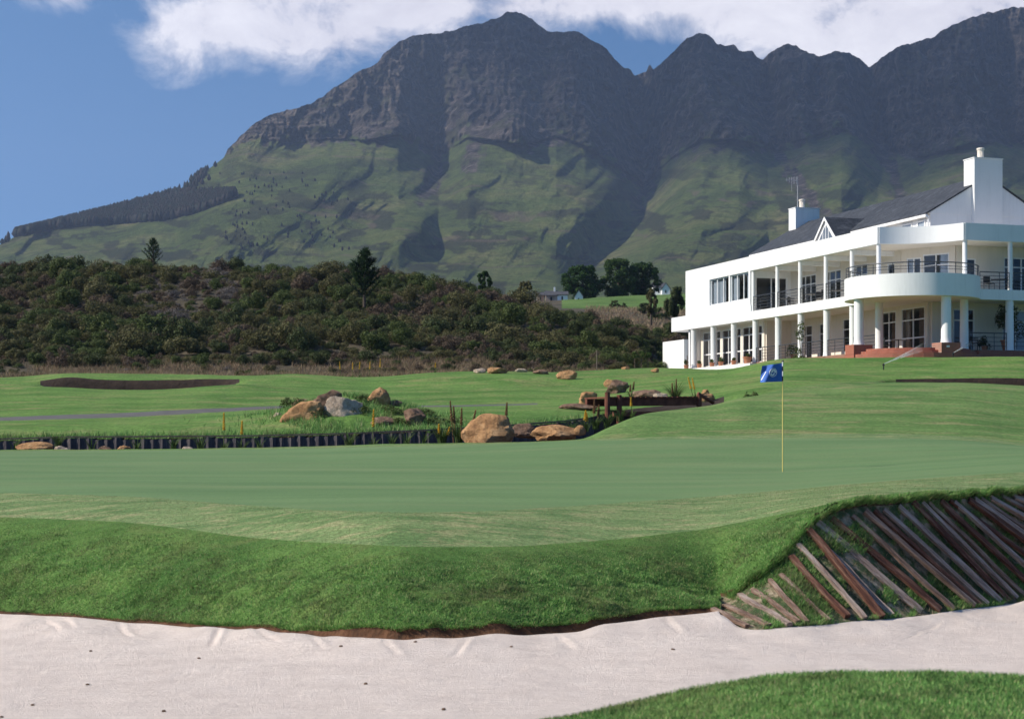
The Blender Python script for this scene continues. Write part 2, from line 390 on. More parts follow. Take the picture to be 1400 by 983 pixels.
L6 = rail([(-600, 24, 668), (0, 22, 673), (200, 20.3, 680), (330, 19, 690), (450, 17.6, 698), (550, 17, 701), (650, 17.3, 699), (800, 18.5, 691), (950, 20, 680), (1100, 20.5, 668), (1143, 20.6, 663), (1250, 20.8, 655), (1400, 21.3, 645), (2000, 26, 635)])
L7 = railz([(-600, 30, .08), (0, 30, .08), (600, 30, .04), (1070, 30, .05), (1200, 30, .15), (1400, 30, .33), (2000, 32, .4)])
L8 = rail([(-600, 43, 616), (0, 42, 616), (200, 41.5, 614.5), (400, 41, 613), (550, 40, 610), (640, 39.5, 607), (750, 39, 603), (820, 38.5, 600), (950, 38, 598), (1100, 38, 597), (1250, 38, 597), (1330, 37.5, 602), (1400, 37, 609), (2000, 40, 611)])
L9 = rail([(-600, 44, 614.5), (0, 43, 614.5), (200, 42.5, 613), (400, 42, 611.5), (550, 41, 608.5), (640, 40.5, 605.5), (750, 40, 602), (800, 40.3, 600), (836, 41.5, 582), (875, 44, 566), (920, 47, 560), (974, 50, 554), (1010, 52, 543), (1071, 56, 537), (1128, 59, 531), (1214, 62, 523), (1300, 62, 524), (1400, 62, 528), (2000, 64, 532)])
L10 = railz([(-600, 46, -.4), (0, 45, -.4), (550, 43.5, -.3), (750, 42.5, -.1), (800, 43, .2), (836, 45, .4), (875, 48, .7), (920, 50.5, .85), (974, 53, 1.0), (1010, 55, 1.6), (1040, 57, 1.9), (1071, 58.5, 2.15), (1128, 61.5, 2.38), (1214, 64, 2.55), (1230, 64, 2.1), (1400, 64, 2.0), (2000, 66, 2)])
L11 = railz([(-600, 47.7, -.35), (0, 47.7, -.35), (600, 47.7, -.2), (700, 49.7, 0), (800, 53.7, .3), (850, 56, .7), (920, 57, .95), (974, 58, 1.2), (1010, 60, 2.0), (1071, 63, 2.5), (1128, 66, 2.8), (1214, 70.6, 3.05), (1232, 70.6, 2.1), (1400, 70.6, 2.0), (2000, 70, 2)])
L12 = rail([(-600, 48.1, 601), (0, 48.1, 602.5), (90, 48.1, 599.5), (340, 48.1, 598), (465, 48.1, 595), (590, 48.3, 590), (710, 50.4, 582.5), (770, 52.6, 578), (800, 54.1, 574), (830, 57, 562), (870, 60, 557), (920, 61, 553), (974, 62, 549), (1010, 64, 531), (1071, 66, 524), (1128, 68, 521), (1214, 71.2, 518), (1400, 71.2, 517), (2000, 71, 516)])
L13 = rail([(-600, 54, 579), (0, 56, 575.6), (93, 57, 572.5), (257, 60, 566), (360, 64, 558.5), (470, 65, 557.5), (560, 66, 557), (720, 67, 553.5), (800, 67.5, 551), (900, 69, 540), (974, 69, 535), (1071, 70, 516), (1128, 72, 514), (1214, 74, 512.5), (1400, 74.5, 512), (2000, 74, 512)])
L14 = rail([(-600, 57, 574), (0, 59.5, 571), (129, 60.5, 565), (257, 63, 560), (360, 67, 554.6), (470, 67, 555.2), (560, 67.7, 554.9), (720, 68.5, 551.7), (800, 69, 549), (900, 71, 533), (974, 72, 527), (1071, 73, 510), (1128, 75, 508), (1214, 76.5, 507.5), (1400, 77, 507.5), (2000, 77, 508)])
L15 = rail([(-600, 80, 532), (0, 80, 530), (53, 80, 528.5), (103, 80, 530), (167, 80, 532), (219, 80, 532.7), (257, 80, 530.5), (296, 80, 527), (329, 80, 524), (400, 80, 531), (500, 80, 534), (600, 80, 531), (700, 80, 529), (770, 80, 532), (840, 80, 529), (900, 80, 524), (1000, 80, 512), (1071, 80, 503), (1128, 80, 502), (1400, 80, 502.5), (2000, 80, 502)])
bk = np.array([[0, 0], [50, 0], [62, .35], [85, .8], [150, 1], [250, 1], [300, .55], [335, 0], [2000, 0]])
def R16(u):
    Y, z = L15(u); return Y+1.2, z-.55*np.interp(u, bk[:, 0], bk[:, 1])+.02
def R17(u):
    Y, z = L15(u); Yt, zt = L18(u); b = np.interp(u, bk[:, 0], bk[:, 1]); return Yt-.6, (z-.35)*b+(1-b)*(zt-.12)
L18 = rail([(-600, 86.5, 521), (0, 86.5, 521), (45, 86.5, 522), (62, 86.5, 520), (85, 86.5, 516), (103, 86.5, 515.5), (129, 86.5, 517.5), (180, 86.5, 519.5), (244, 86.5, 519.5), (296, 86.5, 517.8), (335, 86.5, 517.5), (400, 86.5, 518), (500, 86.5, 524), (600, 86.5, 518), (700, 86.5, 515), (770, 86.5, 519), (830, 86.5, 516), (900, 86.5, 514), (1000, 86.5, 507.5), (1043, 86.5, 494), (1071, 86.5, 491), (1400, 86.5, 491), (2000, 86.5, 491)])
L19 = rail([(-600, 95, 519), (0, 95, 517), (60, 95, 513), (150, 95, 511), (250, 95, 513), (330, 95, 514.5), (400, 95, 512), (440, 95, 513.5), (490, 94, 517.5), (530, 94, 517), (570, 95, 512), (620, 95, 509.5), (650, 96, 508), (700, 96, 508), (760, 97, 510), (800, 98, 508), (850, 100, 505), (900, 105, 505), (960, 105, 508), (1014, 100, 505.5), (1030, 92, 498), (1043, 90, 492.5), (1071, 90, 488.5), (1151, 90, 489), (1228, 90, 488.3), (1300, 90, 489), (1400, 90, 488), (2000, 90, 488)])
def R20(u):
    Y, z = L19(u); return np.interp(u, [900, 960, 1040, 2000], [0, 1, 1, 1])*0+np.interp(u, [-600, 850, 905, 1020, 2000], [100, 104, 112, 106, 95]), np.interp(u, [-600, 850, 905, 1010, 1040, 2000], [3.9, 4.3, 4.72, 4.8, 5.0, 5.02])
L21 = railz([(-600, 104, 3.2), (850, 108, 3.8), (905, 131, 4.8), (1010, 131, 4.8), (1050, 131, 5.1), (2000, 131, 5.15)])
railz0 = railz([(-600, 1.5, -.85), (2000, 1.5, -.85)])
railz1 = railz([(-600, 9, -1.12), (300, 9, -1.0), (700, 9, -.95), (1400, 9, -.95), (2000, 9, -.95)])
def R2a(u):
    Y, z = E_(u); return Y-.9, z-.05
def between(ra, rb, dy):
    def f(u):
        ya, za = ra(u); yb, zb = rb(u); y = yb-dy; return y, za+(zb-za)*(y-ya)/(yb-ya)
    return f
L8a = between(L7, L8, 1.6); L15a = between(L14, L15, 2.5)
rails = [railz0, railz1, R2a, Ew, R3, R4, R4b, L5, L6, L7, L8a, L8, L9, L10, L11, L12, L13, L14, L15a, L15, R16, R17, L18, L19, R20, L21]
subs = [6, 60, 10, 4, 30, 2, 20, 22, 24, 26, 4, 22, 8, 6, 5, 12, 4, 14, 4, 4, 6, 5, 10, 6, 8]
us = np.concatenate([np.arange(-600, -60, 12.), np.arange(-60, 1460, 2.5), np.arange(1460, 2001, 12.)])
Yk = []; Zk = []
for r in rails:
    y, z = r(us); Yk.append(y); Zk.append(z)
Yk = np.array(Yk); Zk = np.array(Zk)
ctr = (us >= -60) & (us < 1460); ci0 = np.nonzero(ctr)[0]
def gsm(a, sg):
    k = np.arange(-4*sg, 4*sg+1); g = np.exp(-k**2/(2.*sg*sg)); g /= g.sum(); return np.convolve(np.pad(a, 4*sg, mode='edge'), g, 'valid')
for i in range(len(rails)):
    sg = {1: 24, 2: 14, 12: 4, 13: 4, 14: 4, 19: 3, 20: 3, 21: 3, 22: 3}.get(i, 8)
    for A in (Yk, Zk):
        if i in (3, 4, 5, 6):
            for part in (ci0[us[ci0] < 985], ci0[us[ci0] >= 985]):
                L = len(part); a = A[i, part]
                if i in (5, 6): continue
                A[i, part] = gsm(a, 6) if L > 60 else a
            if i in (5, 6): A[i, ci0] = gsm(A[i, ci0], 3)
        else: A[i, ci0] = gsm(A[i, ci0], sg)
for i in range(1, len(Yk)): Yk[i] = np.maximum(Yk[i], Yk[i-1]+.02)
rows = []; strip_of = []
for i, n in enumerate(subs):
    for j in range(n):
        rows.append(Yk[i]+(Yk[i+1]-Yk[i])*(j/n)); strip_of.append(i)
rows.append(Yk[-1]); Yg = np.array(rows); strip_of = np.array(strip_of)
Zg = pchip(Yk, Zk, Yg)
Ug = np.broadcast_to(us, Yg.shape); Xg = (Ug-700)/F*Yg
rowstrip = np.concatenate([strip_of, [len(subs)-1]])
# local relief: mound that carries the boulders, undulation, sand ripples
bump = .62*np.exp(-((Ug-470)/75)**2-((Yg-53.5)/3.0)**2)+.18*np.exp(-((Ug-560)/40)**2-((Yg-52)/2.2)**2)
Zg = Zg+bump*sst(49.2, 51.5, Yg)
amp = np.interp(Yg, [8, 13, 20, 40, 90], [.012, .02, .02, .05, .09])
isgreen = ((rowstrip >= 8) & (rowstrip <= 10))[:, None]
issand = (rowstrip < 3)[:, None]
und = fbm(Xg/np.interp(Yg, [10, 40, 90], [1.1, 3, 7]), Yg/np.interp(Yg, [10, 40, 90], [1.1, 3, 7]), 5, 3)
Zg = Zg+und*amp*np.where(isgreen, .3, 1)*1.2
Zg = Zg+np.where((rowstrip == 4)[:, None] & (Ug < 985), fbm(Xg*2.2, Yg*3+Zg*3, 4, 91)*.04, 0)
bankw = (((rowstrip == 4) | (rowstrip == 6))[:, None] & ~((rowstrip == 4)[:, None] & (Ug > 985)))*np.where((rowstrip == 6)[:, None], np.clip(1-(Yg-Yk[6])/(Yk[7]-Yk[6]), 0, 1), np.clip((Yg-Yk[4])/(Yk[5]-Yk[4])*6, 0, 1))
Zg = Zg+bankw*(fbm(Xg*5.5, Yg*7+Zg*5, 3, 131)*.042+.014)
Zg = Zg+np.where(issand & (Yg > 6), fbm(Xg*1.6, Yg*2.4, 5, 44)*.012+.075*sst(1.6, .25, Yk[3]-Yg)*sst(0, .2, Yk[3]-Yg)*(.5+fbm(Xg*1.1, Yg*.9, 3, 12)), 0)
for (u0, t0, du, L, dp) in [(60, .15, 25, .9, .02), (85, .1, 18, .7, .02), (160, .1, 22, .8, .025), (300, .15, -16, 1.1, .03), (345, .1, 40, .7, .025), (420, .2, 26, .6, .02), (520, .15, 30, .7, .02), (640, .2, -22, .8, .02), (760, .2, 28, .9, .015), (905, .15, 30, .9, .02), (1120, .5, 90, .8, .02), (1290, .5, -60, .9, .02)]:
    tt_ = Yk[3]-Yg-t0; cu = u0+du*tt_/L; dd_ = (Ug-cu)/F*Yg
    Zg = Zg+np.where(issand, .6*dp*(-np.exp(-(dd_/.028)**2)+.7*np.exp(-((dd_-.06)/.03)**2))*sst(0, .15, tt_)*sst(L, L*.6, tt_), 0)
Pg = np.stack([Xg, Yg, Zg], -1)
NV, NU = Yg.shape
def near_z(x, y):
    """height of the near terrain under a world point"""
    u = 700+F*x/y; i = int(np.clip(np.searchsorted(us, u)-1, 0, NU-2)); t = (u-us[i])/(us[i+1]-us[i])
    z0 = np.interp(y, Yg[:, i], Zg[:, i]); z1 = np.interp(y, Yg[:, i+1], Zg[:, i+1]); return float(z0*(1-t)+z1*t)

uc = .5*(us[:-1]+us[1:]); UC = np.broadcast_to(uc, (NV-1, NU-1)); SC = np.broadcast_to(strip_of[:, None], (NV-1, NU-1))
cls = np.zeros((NV-1, NU-1), int)
names = ['sand_bunker', 'soil_edge', 'revetment_bank', 'grass_bank', 'collar', 'putting_green', 'mound', 'ditch_bed', 'fairway', 'cart_path', 'bunker_face']
cls[(SC == 3)] = 1; cls[(SC == 3) & (UC > 985)] = 2
cls[(SC == 4)] = 3; cls[(SC == 4) & (UC > 985)] = 2
cls[(SC == 5)] = 3; cls[(SC == 5) & (UC > 985)] = 1
cls[(SC == 6)] = 3; cls[(SC == 7)] = 4; cls[(SC >= 8) & (SC <= 10)] = 5
cls[(SC == 11)] = 6; cls[int(sum(subs[:11]))-1, :] = 4; cls[int(sum(subs[:11])), :] = 4; cls[(SC == 12)] = np.where(UC[SC == 12] < 990, 7, 6); cls[(SC == 13)] = np.where(UC[SC == 13] < 990, 7, 6); cls[(SC == 14)] = np.where(UC[SC == 14] < 990, 7, 8)
cls[SC >= 15] = 8
cls[(SC == 14) & (UC > 1225)] = 10; cls[(SC == 13) & (UC > 1225)] = 10
cls[(SC == 16) & (UC < 735)] = 9
cls[(SC == 21) & (UC > 55) & (UC < 328)] = 10; cls[(SC == 20) & (UC > 60) & (UC < 322)] = 10  # bunker hollow and back face painted shade dark
cmats = ['sand', 'soil', 'face', 'rough', 'collar', 'green', 'mound', 'shade_soil', 'fairway', 'path', 'shade_soil']
idx = np.arange(NV*NU).reshape(NV, NU)
quads = np.stack([idx[:-1, :-1], idx[:-1, 1:], idx[1:, 1:], idx[1:, :-1]], -1)
for ci, nm in enumerate(names):
    q = quads[cls == ci]
    if not len(q): continue
    used, inv = np.unique(q.ravel(), return_inverse=True)
    o = link(nm, npmesh(nm, Pg.reshape(-1, 3)[used], inv.reshape(-1, 4), True), M[cmats[ci]])
    tag(o, kind='structure')

# ------------------------------------------------------------------ foreground mound, lower right
def fm():
    cu = [(700, 995), (770, 983), (850, 963), (950, 940), (1050, 925), (1150, 918), (1250, 918), (1400, 927), (1700, 960)]
    nu = 240; nv = 60; us2 = np.linspace(640, 1750, nu); Vv = np.zeros((nv, nu, 3))
    pyc = np.interp(us2, [c[0] for c in cu], [c[1] for c in cu]); Yc = 7.0
    zc = EYE+(HZ-pyc)/F*Yc
    sand = -1.0
    for j in range(nv):
        t = j/(nv-1); Y = 3.2+t*5.2
        f = np.where(Y < Yc, 1-.16*((Yc-Y)/3.8)**2, 1-sst(0, 1.25, Y-Yc)**1.0)
        z = sand+(zc-sand)*f
        X = (us2-700)/F*Yc*(1+.0*(Y-Yc))
        Vv[j, :, 0] = X; Vv[j, :, 1] = Y; Vv[j, :, 2] = z+fbm(X*2, Y*2+X*0, 4, 77)*.02
    id2 = np.arange(nv*nu).reshape(nv, nu); q = np.stack([id2[:-1, :-1], id2[:-1, 1:], id2[1:, 1:], id2[1:, :-1]], -1).reshape(-1, 4)
    o = link('foreground_mound', npmesh('foreground_mound', Vv.reshape(-1, 3), q, True), M['rough']); tag(o, kind='structure'); return Vv
FMV = fm()
# ground carried on underneath and out to the horizon
lo = MB(); lo.add([(-9000, -3000, -3), (9000, -3000, -3), (9000, 9000, -3), (-9000, 9000, -3)], [(0, 1, 2, 3)])
tag(lo.build('lowland', M['plain']), kind='structure')

# ------------------------------------------------------------------ grass blades
def blades(P, h, w, lean=.5, down=None, seed=1):
    n = len(P); r = np.random.default_rng(seed)
    a = r.uniform(0, 2*np.pi, n); b = r.uniform(0, 2*np.pi, n)
    hh = h*r.uniform(.5, 1.25, n); ww = w*r.uniform(.7, 1.3, n)
    side = np.stack([np.cos(a), np.sin(a), np.zeros(n)], -1)*ww[:, None]*.5
    ln = r.uniform(.1, 1, n)*lean
    tip = np.stack([np.cos(b)*ln, np.sin(b)*ln, np.ones(n)], -1)
    if down is not None: tip = tip+down
    tip = tip/np.linalg.norm(tip, axis=1)[:, None]*hh[:, None]
    V = np.stack([P-side, P+side, P+tip], 1).reshape(-1, 3)
    return V, np.arange(3*n).reshape(-1, 3)
def sample_cells(mask, n, rng, wgt=None):
    iv, iu = np.nonzero(mask); 
    a = Pg[iv, iu]; b = Pg[iv, iu+1]; c = Pg[iv+1, iu]
    area = np.linalg.norm(np.cross(b-a, c-a), axis=1)/(np.maximum(a[:, 1], 8)**1.6)
    if wgt is not None: area = area*wgt[iv, iu]
    k = rng.choice(len(iv), n, p=area/area.sum()); s = rng.random((n, 1)); t = rng.random((n, 1))
    A = Pg[iv[k], iu[k]]; B = Pg[iv[k], iu[k]+1]; C = Pg[iv[k]+1, iu[k]]; D = Pg[iv[k]+1, iu[k]+1]
    sample_cells.iv = iv[k]+t[:, 0]; sample_cells.iu = iu[k]
    return (A*(1-s)+B*s)*(1-t)+(C*(1-s)+D*s)*t
vis = (UC > -40) & (UC < 1440)
rg = np.random.default_rng(5)
P = sample_cells((cls == 3) & vis, 260000, rg)
r5 = int(sum(subs[:6])); r6 = int(sum(subs[:7])); hfac = np.clip(1-(sample_cells.iv-r5)/(r6-r5), .0, 1)**.8
clump = .5+.5*fbm(P[:, 0]*3.1, P[:, 1]*6+P[:, 2]*6, 3, 61)
V1, F1 = blades(P-[0, 0, .004], .030*(.35+1.2*clump)*(.22+.78*hfac), .007, 1.1, seed=2)
P2 = np.stack([R_.uniform(-40, 985, 12000)]*3, -1); yy, zz = R3(P2[:, 0]); X = (P2[:, 0]-700)/F*yy
P2 = np.stack([X, yy+R_.uniform(-.02, .06, len(X)), zz+R_.uniform(-.015, .012, len(X))], -1)
V2, F2 = blades(P2, .045, .007, .9, np.array([0, -.9, -.5]), 3)
uu = R_.uniform(985, 1440, 16000); yy, zz = R4b(uu); P3 = np.stack([(uu-700)/F*yy, yy+R_.uniform(-.07, .05, 16000), zz+R_.uniform(-.05, .01, 16000)], -1)
V3, F3 = blades(P3, .075, .007, .9, np.array([0.2, -.9, -.4]), 4)
# foreground mound blades
iv = rg.integers(0, 59, 150000); iu = rg.integers(0, 200, 150000); P4 = FMV[iv, iu]+(FMV[iv, iu+1]-FMV[iv, iu])*rg.random((150000, 1))+(FMV[iv+1, iu]-FMV[iv, iu])*rg.random((150000, 1))
P4 = P4[P4[:, 1] > 4.8]
V4, F4 = blades(P4, .02, .0045, .9, seed=6)
n1, n2, n3 = len(V1), len(V2), len(V3)
tag(link('grass_blades', npmesh('grass_blades', np.concatenate([V1, V2, V3, V4]), np.concatenate([F1, F2+n1, F3+n1+n2, F4+n1+n2+n3])), M['blade']),
    'thick green rough grass covering the bank above the sand', 'grass', kind='stuff')
P = sample_cells((cls == 4) & vis, 70000, rg)
Pb = sample_cells((cls == 3) & vis & (SC == 6), 60000, rg); tb = (sample_cells.iv-r5)/(r6-r5); Pb = Pb[rg.random(len(Pb)) < tb**2*.8]
V5, F5 = blades(np.concatenate([P, Pb])-[0, 0, .004], .013, .006, .8, seed=8)
tag(link('collar_grass', npmesh('collar_grass', V5, F5), M['blade_dry']), 'short yellowish fringe grass along the near edge of the putting green', 'grass', kind='stuff')
# tufts on the timbered face
P = sample_cells((cls == 2) & vis, 9000, rg); V7, F7 = blades(P, .05, .006, 4.0, seed=19)
tag(link('straw', npmesh('straw', V7, F7), M['dry_grass']), 'dry straw scattered between the slanting revetment timbers', 'straw', kind='stuff')
P = sample_cells((cls == 2) & vis, 60000, rg); k = fbm(P[:, 0]*3, P[:, 2]*4, 3, 15) > -.12; P = P[k]
V6, F6 = blades(P, .058, .008, 1.2, np.array([.2, -.4, -.2]), 9)
tag(link('grass_tufts', npmesh('grass_tufts', V6, F6), M['blade']), 'sparse creeping grass growing between the slanting revetment timbers', 'grass', kind='stuff')

# ------------------------------------------------------------------ slanting timber revetment
rv = empty('timber_revetment', W(1200, 848, 14.6)); rv.location.z -= .0
tag(rv, 'bank of slanting weathered timbers between the right end of the sand and the grass lip', 'retaining wall')
base = Vector(rv.location)
tims = [(975, 831, 1022, 858, 'b'), (992, 826, 1052, 857, 'b'), (1012, 812, 1080, 856, 'g'), (1030, 806, 1092, 853, 'b'), (1052, 792, 1105, 853, 'b'), (1066, 784, 1133, 850, 'b'), (1080, 760, 1157, 845, 'r'), (1092, 742, 1182, 846, 'g'),
        (1104, 722, 1205, 845, 'r'), (1132, 752, 1218, 842, 'g'), (1116, 712, 1258, 836, 'g'), (1136, 706, 1284, 834, 'r'), (1164, 702, 1302, 833, 'b'), (1180, 697, 1330, 828, 'b'), (1206, 694, 1348, 826, 'g'), (1226, 690, 1366, 822, 'g'),
        (1246, 684, 1378, 820, 'r'), (1268, 684, 1400, 814, 'b'), (1284, 682, 1416, 808, 'r'), (1302, 684, 1430, 800, 'g'), (1296, 681, 1440, 786, 'r'), (1322, 681, 1452, 778, 'r'), (1338, 680, 1466, 768, 'b'), (1352, 679, 1484, 756, 'g'), (1368, 677, 1500, 745, 'b'), (1384, 676, 1520, 736, 'g'), (1400, 675, 1540, 730, 'r'), (1193, 696, 1338, 828, 'r'), (1258, 685, 1388, 818, 'g'), (1330, 681, 1460, 772, 'g')]
def on_face(u, py):
    """find depth where the terrain column u is seen at row py on the revetment face"""
    i = int(np.clip(np.searchsorted(us, u), 1, NU-1)); r = np.nonzero((rowstrip >= 2) & (rowstrip <= 7))[0]
    pr = HZ-(Zg[r, i]-EYE)/Yg[r, i]*F
    Y = float(np.interp(-py, -pr, Yg[r, i])); return W(u, py, Y)
for i, (x0, y0, x1, y1, c) in enumerate(tims):
    a = on_face(x0, y0+4); b = on_face(x1, min(y1+1, float(HZ+900)))
    d = (b-a); L = d.length; d.normalize()
    n = Vector((0.05, -.62, .78)); n = (n-d*n.dot(d)).normalized(); s = d.cross(n)
    w = random.uniform(.048, .085)*(.85 if i < 6 else 1); th = random.uniform(.025, .045)
    m = MB(); segs = 14; prev = None
    vs = []; fs = []
    for k in range(segs+1):
        t = k/segs; c0 = a+d*(L*t)+n*(.008); wob = .022*mnoise.noise(Vector((i*3.1, t*2.2, 0)))+.006*mnoise.noise(Vector((i*3.1, t*9, 4)))
        ww = w*(1+.12*mnoise.noise(Vector((i, t*6, 5)))); 
        tw = math.sin(t*2+i)*.08
        s2 = s*math.cos(tw)+n*math.sin(tw); n2 = n*math.cos(tw)-s*math.sin(tw)
        for (p, q) in ((-.5, 0), (-.46, 1), (.46, 1), (.5, 0)):
            vs.append(c0+s2*(ww*p+wob)+n2*(th*q*(1+.1*mnoise.noise(Vector((p*3+i, t*9, 2))))))
        if k:
            o = 4*(k-1); fs += [(o+j, o+4+j, o+5+j, o+1+j) for j in range(3)]
    fs += [(0, 1, 2, 3), (4*segs+3, 4*segs+2, 4*segs+1, 4*segs)]
    # store the mesh along its own z so the grain follows the timber
    Mx = Matrix((s, n, d)).transposed(); inv = Mx.inverted(); vl = [inv @ (v-a) for v in vs]
    mb = MB(); mb.add(vl, fs); me = mb.mesh('timber')
    o = link('timber', me, M[{'g': 'tim_grey', 'r': 'tim_red', 'b': 'tim_brown'}[c]])
    o.parent = rv; o.matrix_local = Matrix.Translation(a-base) @ Mx.to_4x4()

# ------------------------------------------------------------------ rocks
def rock_mesh(name, seed, sx, sy, sz, rough=.12):
    import bmesh
    rr = random.Random(seed); bm = bmesh.new(); bmesh.ops.create_icosphere(bm, subdivisions=4, radius=1)
    pl = []
    for i in range(11):
        v = Vector((rr.gauss(0, 1), rr.gauss(0, 1), rr.gauss(0, .8))).normalized(); pl.append((v, rr.uniform(.62, .95)))
    off = Vector((rr.random()*50, rr.random()*50, 0))
    for v in bm.verts:
        d = v.co.normalized(); r = 1.05
        for n, h in pl:
            k = d.dot(n)
            if k > .05: r = min(r, h/k)
        r *= 1+rough*mnoise.fractal(d*1.8+off, 1.0, 2.0, 5)+.05*mnoise.noise(d*6+off)
        v.co = Vector((d.x*r*sx, d.y*r*sy, d.z*r*sz))
    me = bpy.data.meshes.new(name); bm.to_mesh(me); bm.free()
    me.polygons.foreach_set('use_smooth', [True]*len(me.polygons)); me.set_sharp_from_angle(angle=math.radians(28))
    return me
def ground_hit(px, py, ymin=46):
    i = int(np.clip(np.searchsorted(us, px), 1, NU-1)); pr = HZ-(Zg[:, i]-EYE)/Yg[:, i]*F
    k = np.nonzero((Yg[:, i] > ymin) & (pr <= py))[0]
    if not len(k): return None
    k = k[0]; return float(Yg[k, i])
def rock(px, py_mid, Y, wpx, hpx, mat, label, seed, depth=1.0, tilt=0, grp=None, z=None):
    if Y > 49:
        g_ = ground_hit(px, py_mid+hpx*.42, 48.5 if Y < 60 else (56 if Y < 80 else 86))
        if g_ and g_ < 104: Y = g_+.1
    s = Y/F; w = wpx*s/2*1.22; h = hpx*s/2*1.3
    c = W(px, py_mid, Y); 
    o = link('boulder' if wpx > 16 else 'stone', rock_mesh('rock', seed, w, w*depth*.8, h), M[mat], loc=c)
    o.rotation_euler = (0, tilt, seed % 7*.4 if False else 0)
    tag(o, label, 'rock', grp); return o
rock(417, 570, 52.0, 56, 30, 'rock', 'long orange boulder sloping down at the left front of the rock mound', 3, .8, .38*-1)
rock(450, 550, 52.8, 40, 26, 'rock_dark', 'rusty orange boulder lying on top of the pile, highest of the left cluster', 9, .9, .05)
rock(466, 566, 51.6, 48, 42, 'rock_grey', 'large pale grey boulder leaning in the middle of the rock mound', 14, .8, .35*-1)
rock(515, 547, 53.0, 28, 25, 'rock', 'pointed orange boulder standing alone on the mound crest', 21, .9, -.3)
rock(411, 553, 53.5, 20, 12, 'rock_dark', 'small brown stone on the upper left of the rock mound', 27, .9)
rock(446, 562, 51.0, 13, 8, 'rock_grey', 'small pale stone wedged between the orange and the grey boulder', 29, .9)
rock(381, 571, 51.0, 11, 13, 'rock_grey', 'small upright pale stone at the left foot of the rock mound', 31, .9)
rock(541, 555, 52.6, 24, 12, 'rock_dark', 'low brown stone to the right of the pointed crest boulder', 37, .9, .2)
rock(524, 579, 50.2, 34, 14, 'rock_dark', 'flat reddish stone on the grass just above the ditch wall', 41, .9)
rock(566, 572, 50.6, 30, 20, 'rock_dark', 'mottled brown stone at the right foot of the rock mound', 43, .9)
rock(670, 592, 43.0, 62, 40, 'rock', 'big blocky orange boulder standing in the ditch beside the green', 52, .7)
rock(762, 594, 44.0, 56, 20, 'rock', 'low wide orange boulder in the ditch right of the big blocky one', 57, .8)
rock(717, 591, 45.0, 30, 18, 'rock_dark', 'rough brown stone between the two orange ditch boulders', 59, .9)
rock(792, 589, 43.5, 15, 12, 'rock', 'small yellowish stone at the right end of the ditch boulders', 63, .9)
rock(50, 613, 44.5, 44, 13, 'rock', 'long orange stone lying in the ditch at far left', 66, .8)
rock(84, 616, 44.2, 17, 10, 'rock_grey', 'small white stone beside the long orange ditch stone', 68, .8)
rock(170, 614, 44.4, 18, 9, 'rock', 'small orange stone in the ditch below the cart path', 71, .8)
rock(257, 615, 44.4, 14, 8, 'rock_grey', 'small grey stone half hidden by the green near the yellow pokers', 72, .8)
rock(145, 615, 44.4, 16, 8, 'rock_dark', 'low brown stone in the ditch left of the small orange one', 73, .8)
rock(804, 547, 58.0, 28, 17, 'rock', 'twin topped orange boulder on the ledge left of the footbridge', 77, .8)
rock(792, 557, 57.0, 44, 9, 'rock_dark', 'flat overhanging brown slab at the left end of the footbridge', 79, .8)
rock(843, 531, 66.0, 28, 17, 'rock_dark', 'dark boulder with pale top behind the footbridge', 83, .8)
rock(833, 525, 66.6, 12, 11, 'rock', 'small pale orange rock perched on the dark boulder', 84, .8)
rock(884, 540, 66.0, 36, 14, 'rock_dark', 'wide low brown rock beyond the middle of the footbridge', 87, .8)
rock(903, 542, 65.0, 16, 10, 'rock_grey', 'small grey rock beside the wide low rock beyond the bridge', 88, .8)
rock(966, 545, 63.0, 18, 12, 'rock', 'orange rock at the right end of the footbridge', 91, .8)
rock(964, 537, 64.0, 10, 7, 'rock', 'little orange stone just above the right bridge end rock', 92, .8)
rock(776, 514, 87, 24, 11, 'rock', 'orange boulder on the fairway crest right of centre', 95, .8)
rock(680, 507, 95, 22, 9, 'rock', 'orange rock at the foot of the shrub hill above the big ditch boulder', 97, .8)
rock(656, 508, 95, 15, 7, 'rock_grey', 'flat grey rock at the scrub edge left of the orange one', 98, .8)
rock(712, 507, 95, 14, 6, 'rock_grey', 'thin pale rock at the scrub edge right of the orange one', 99, .8)
rock(740, 509, 95, 20, 7, 'rock_dark', 'brown rock at the scrub edge near the fairway crest boulder', 101, .8)
rock(855, 504, 100, 12, 5, 'rock', 'small pale rock at the scrub edge below the young planted trees', 103, .8)
rock(896, 507, 103, 10, 6, 'rock', 'small orange rock left of the clubhouse plinth', 104, .8)
# pebbles in the sand
for i, (px, py) in enumerate([(124, 889), (272, 898), (45, 956), (120, 932), (466, 889), (568, 878), (699, 884), (606, 971), (920, 888), (2, 975), (224, 970), (500, 935)]):
    Y = 1.72*F/(py-HZ)*1.0
    x = (px-700)/F*Y; z = near_z(x, Y); Y = (EYE-z)*F/(py-HZ); x = (px-700)/F*Y; z = near_z(x, Y)
    o = link('pebble', rock_mesh('pebble', 200+i, .015, .012, .009), M['rock_dark'], loc=(x, Y, z+.005))
    tag(o, 'tiny dark pebble lying on the pale bunker sand', 'pebble', 'pebbles on the sand')

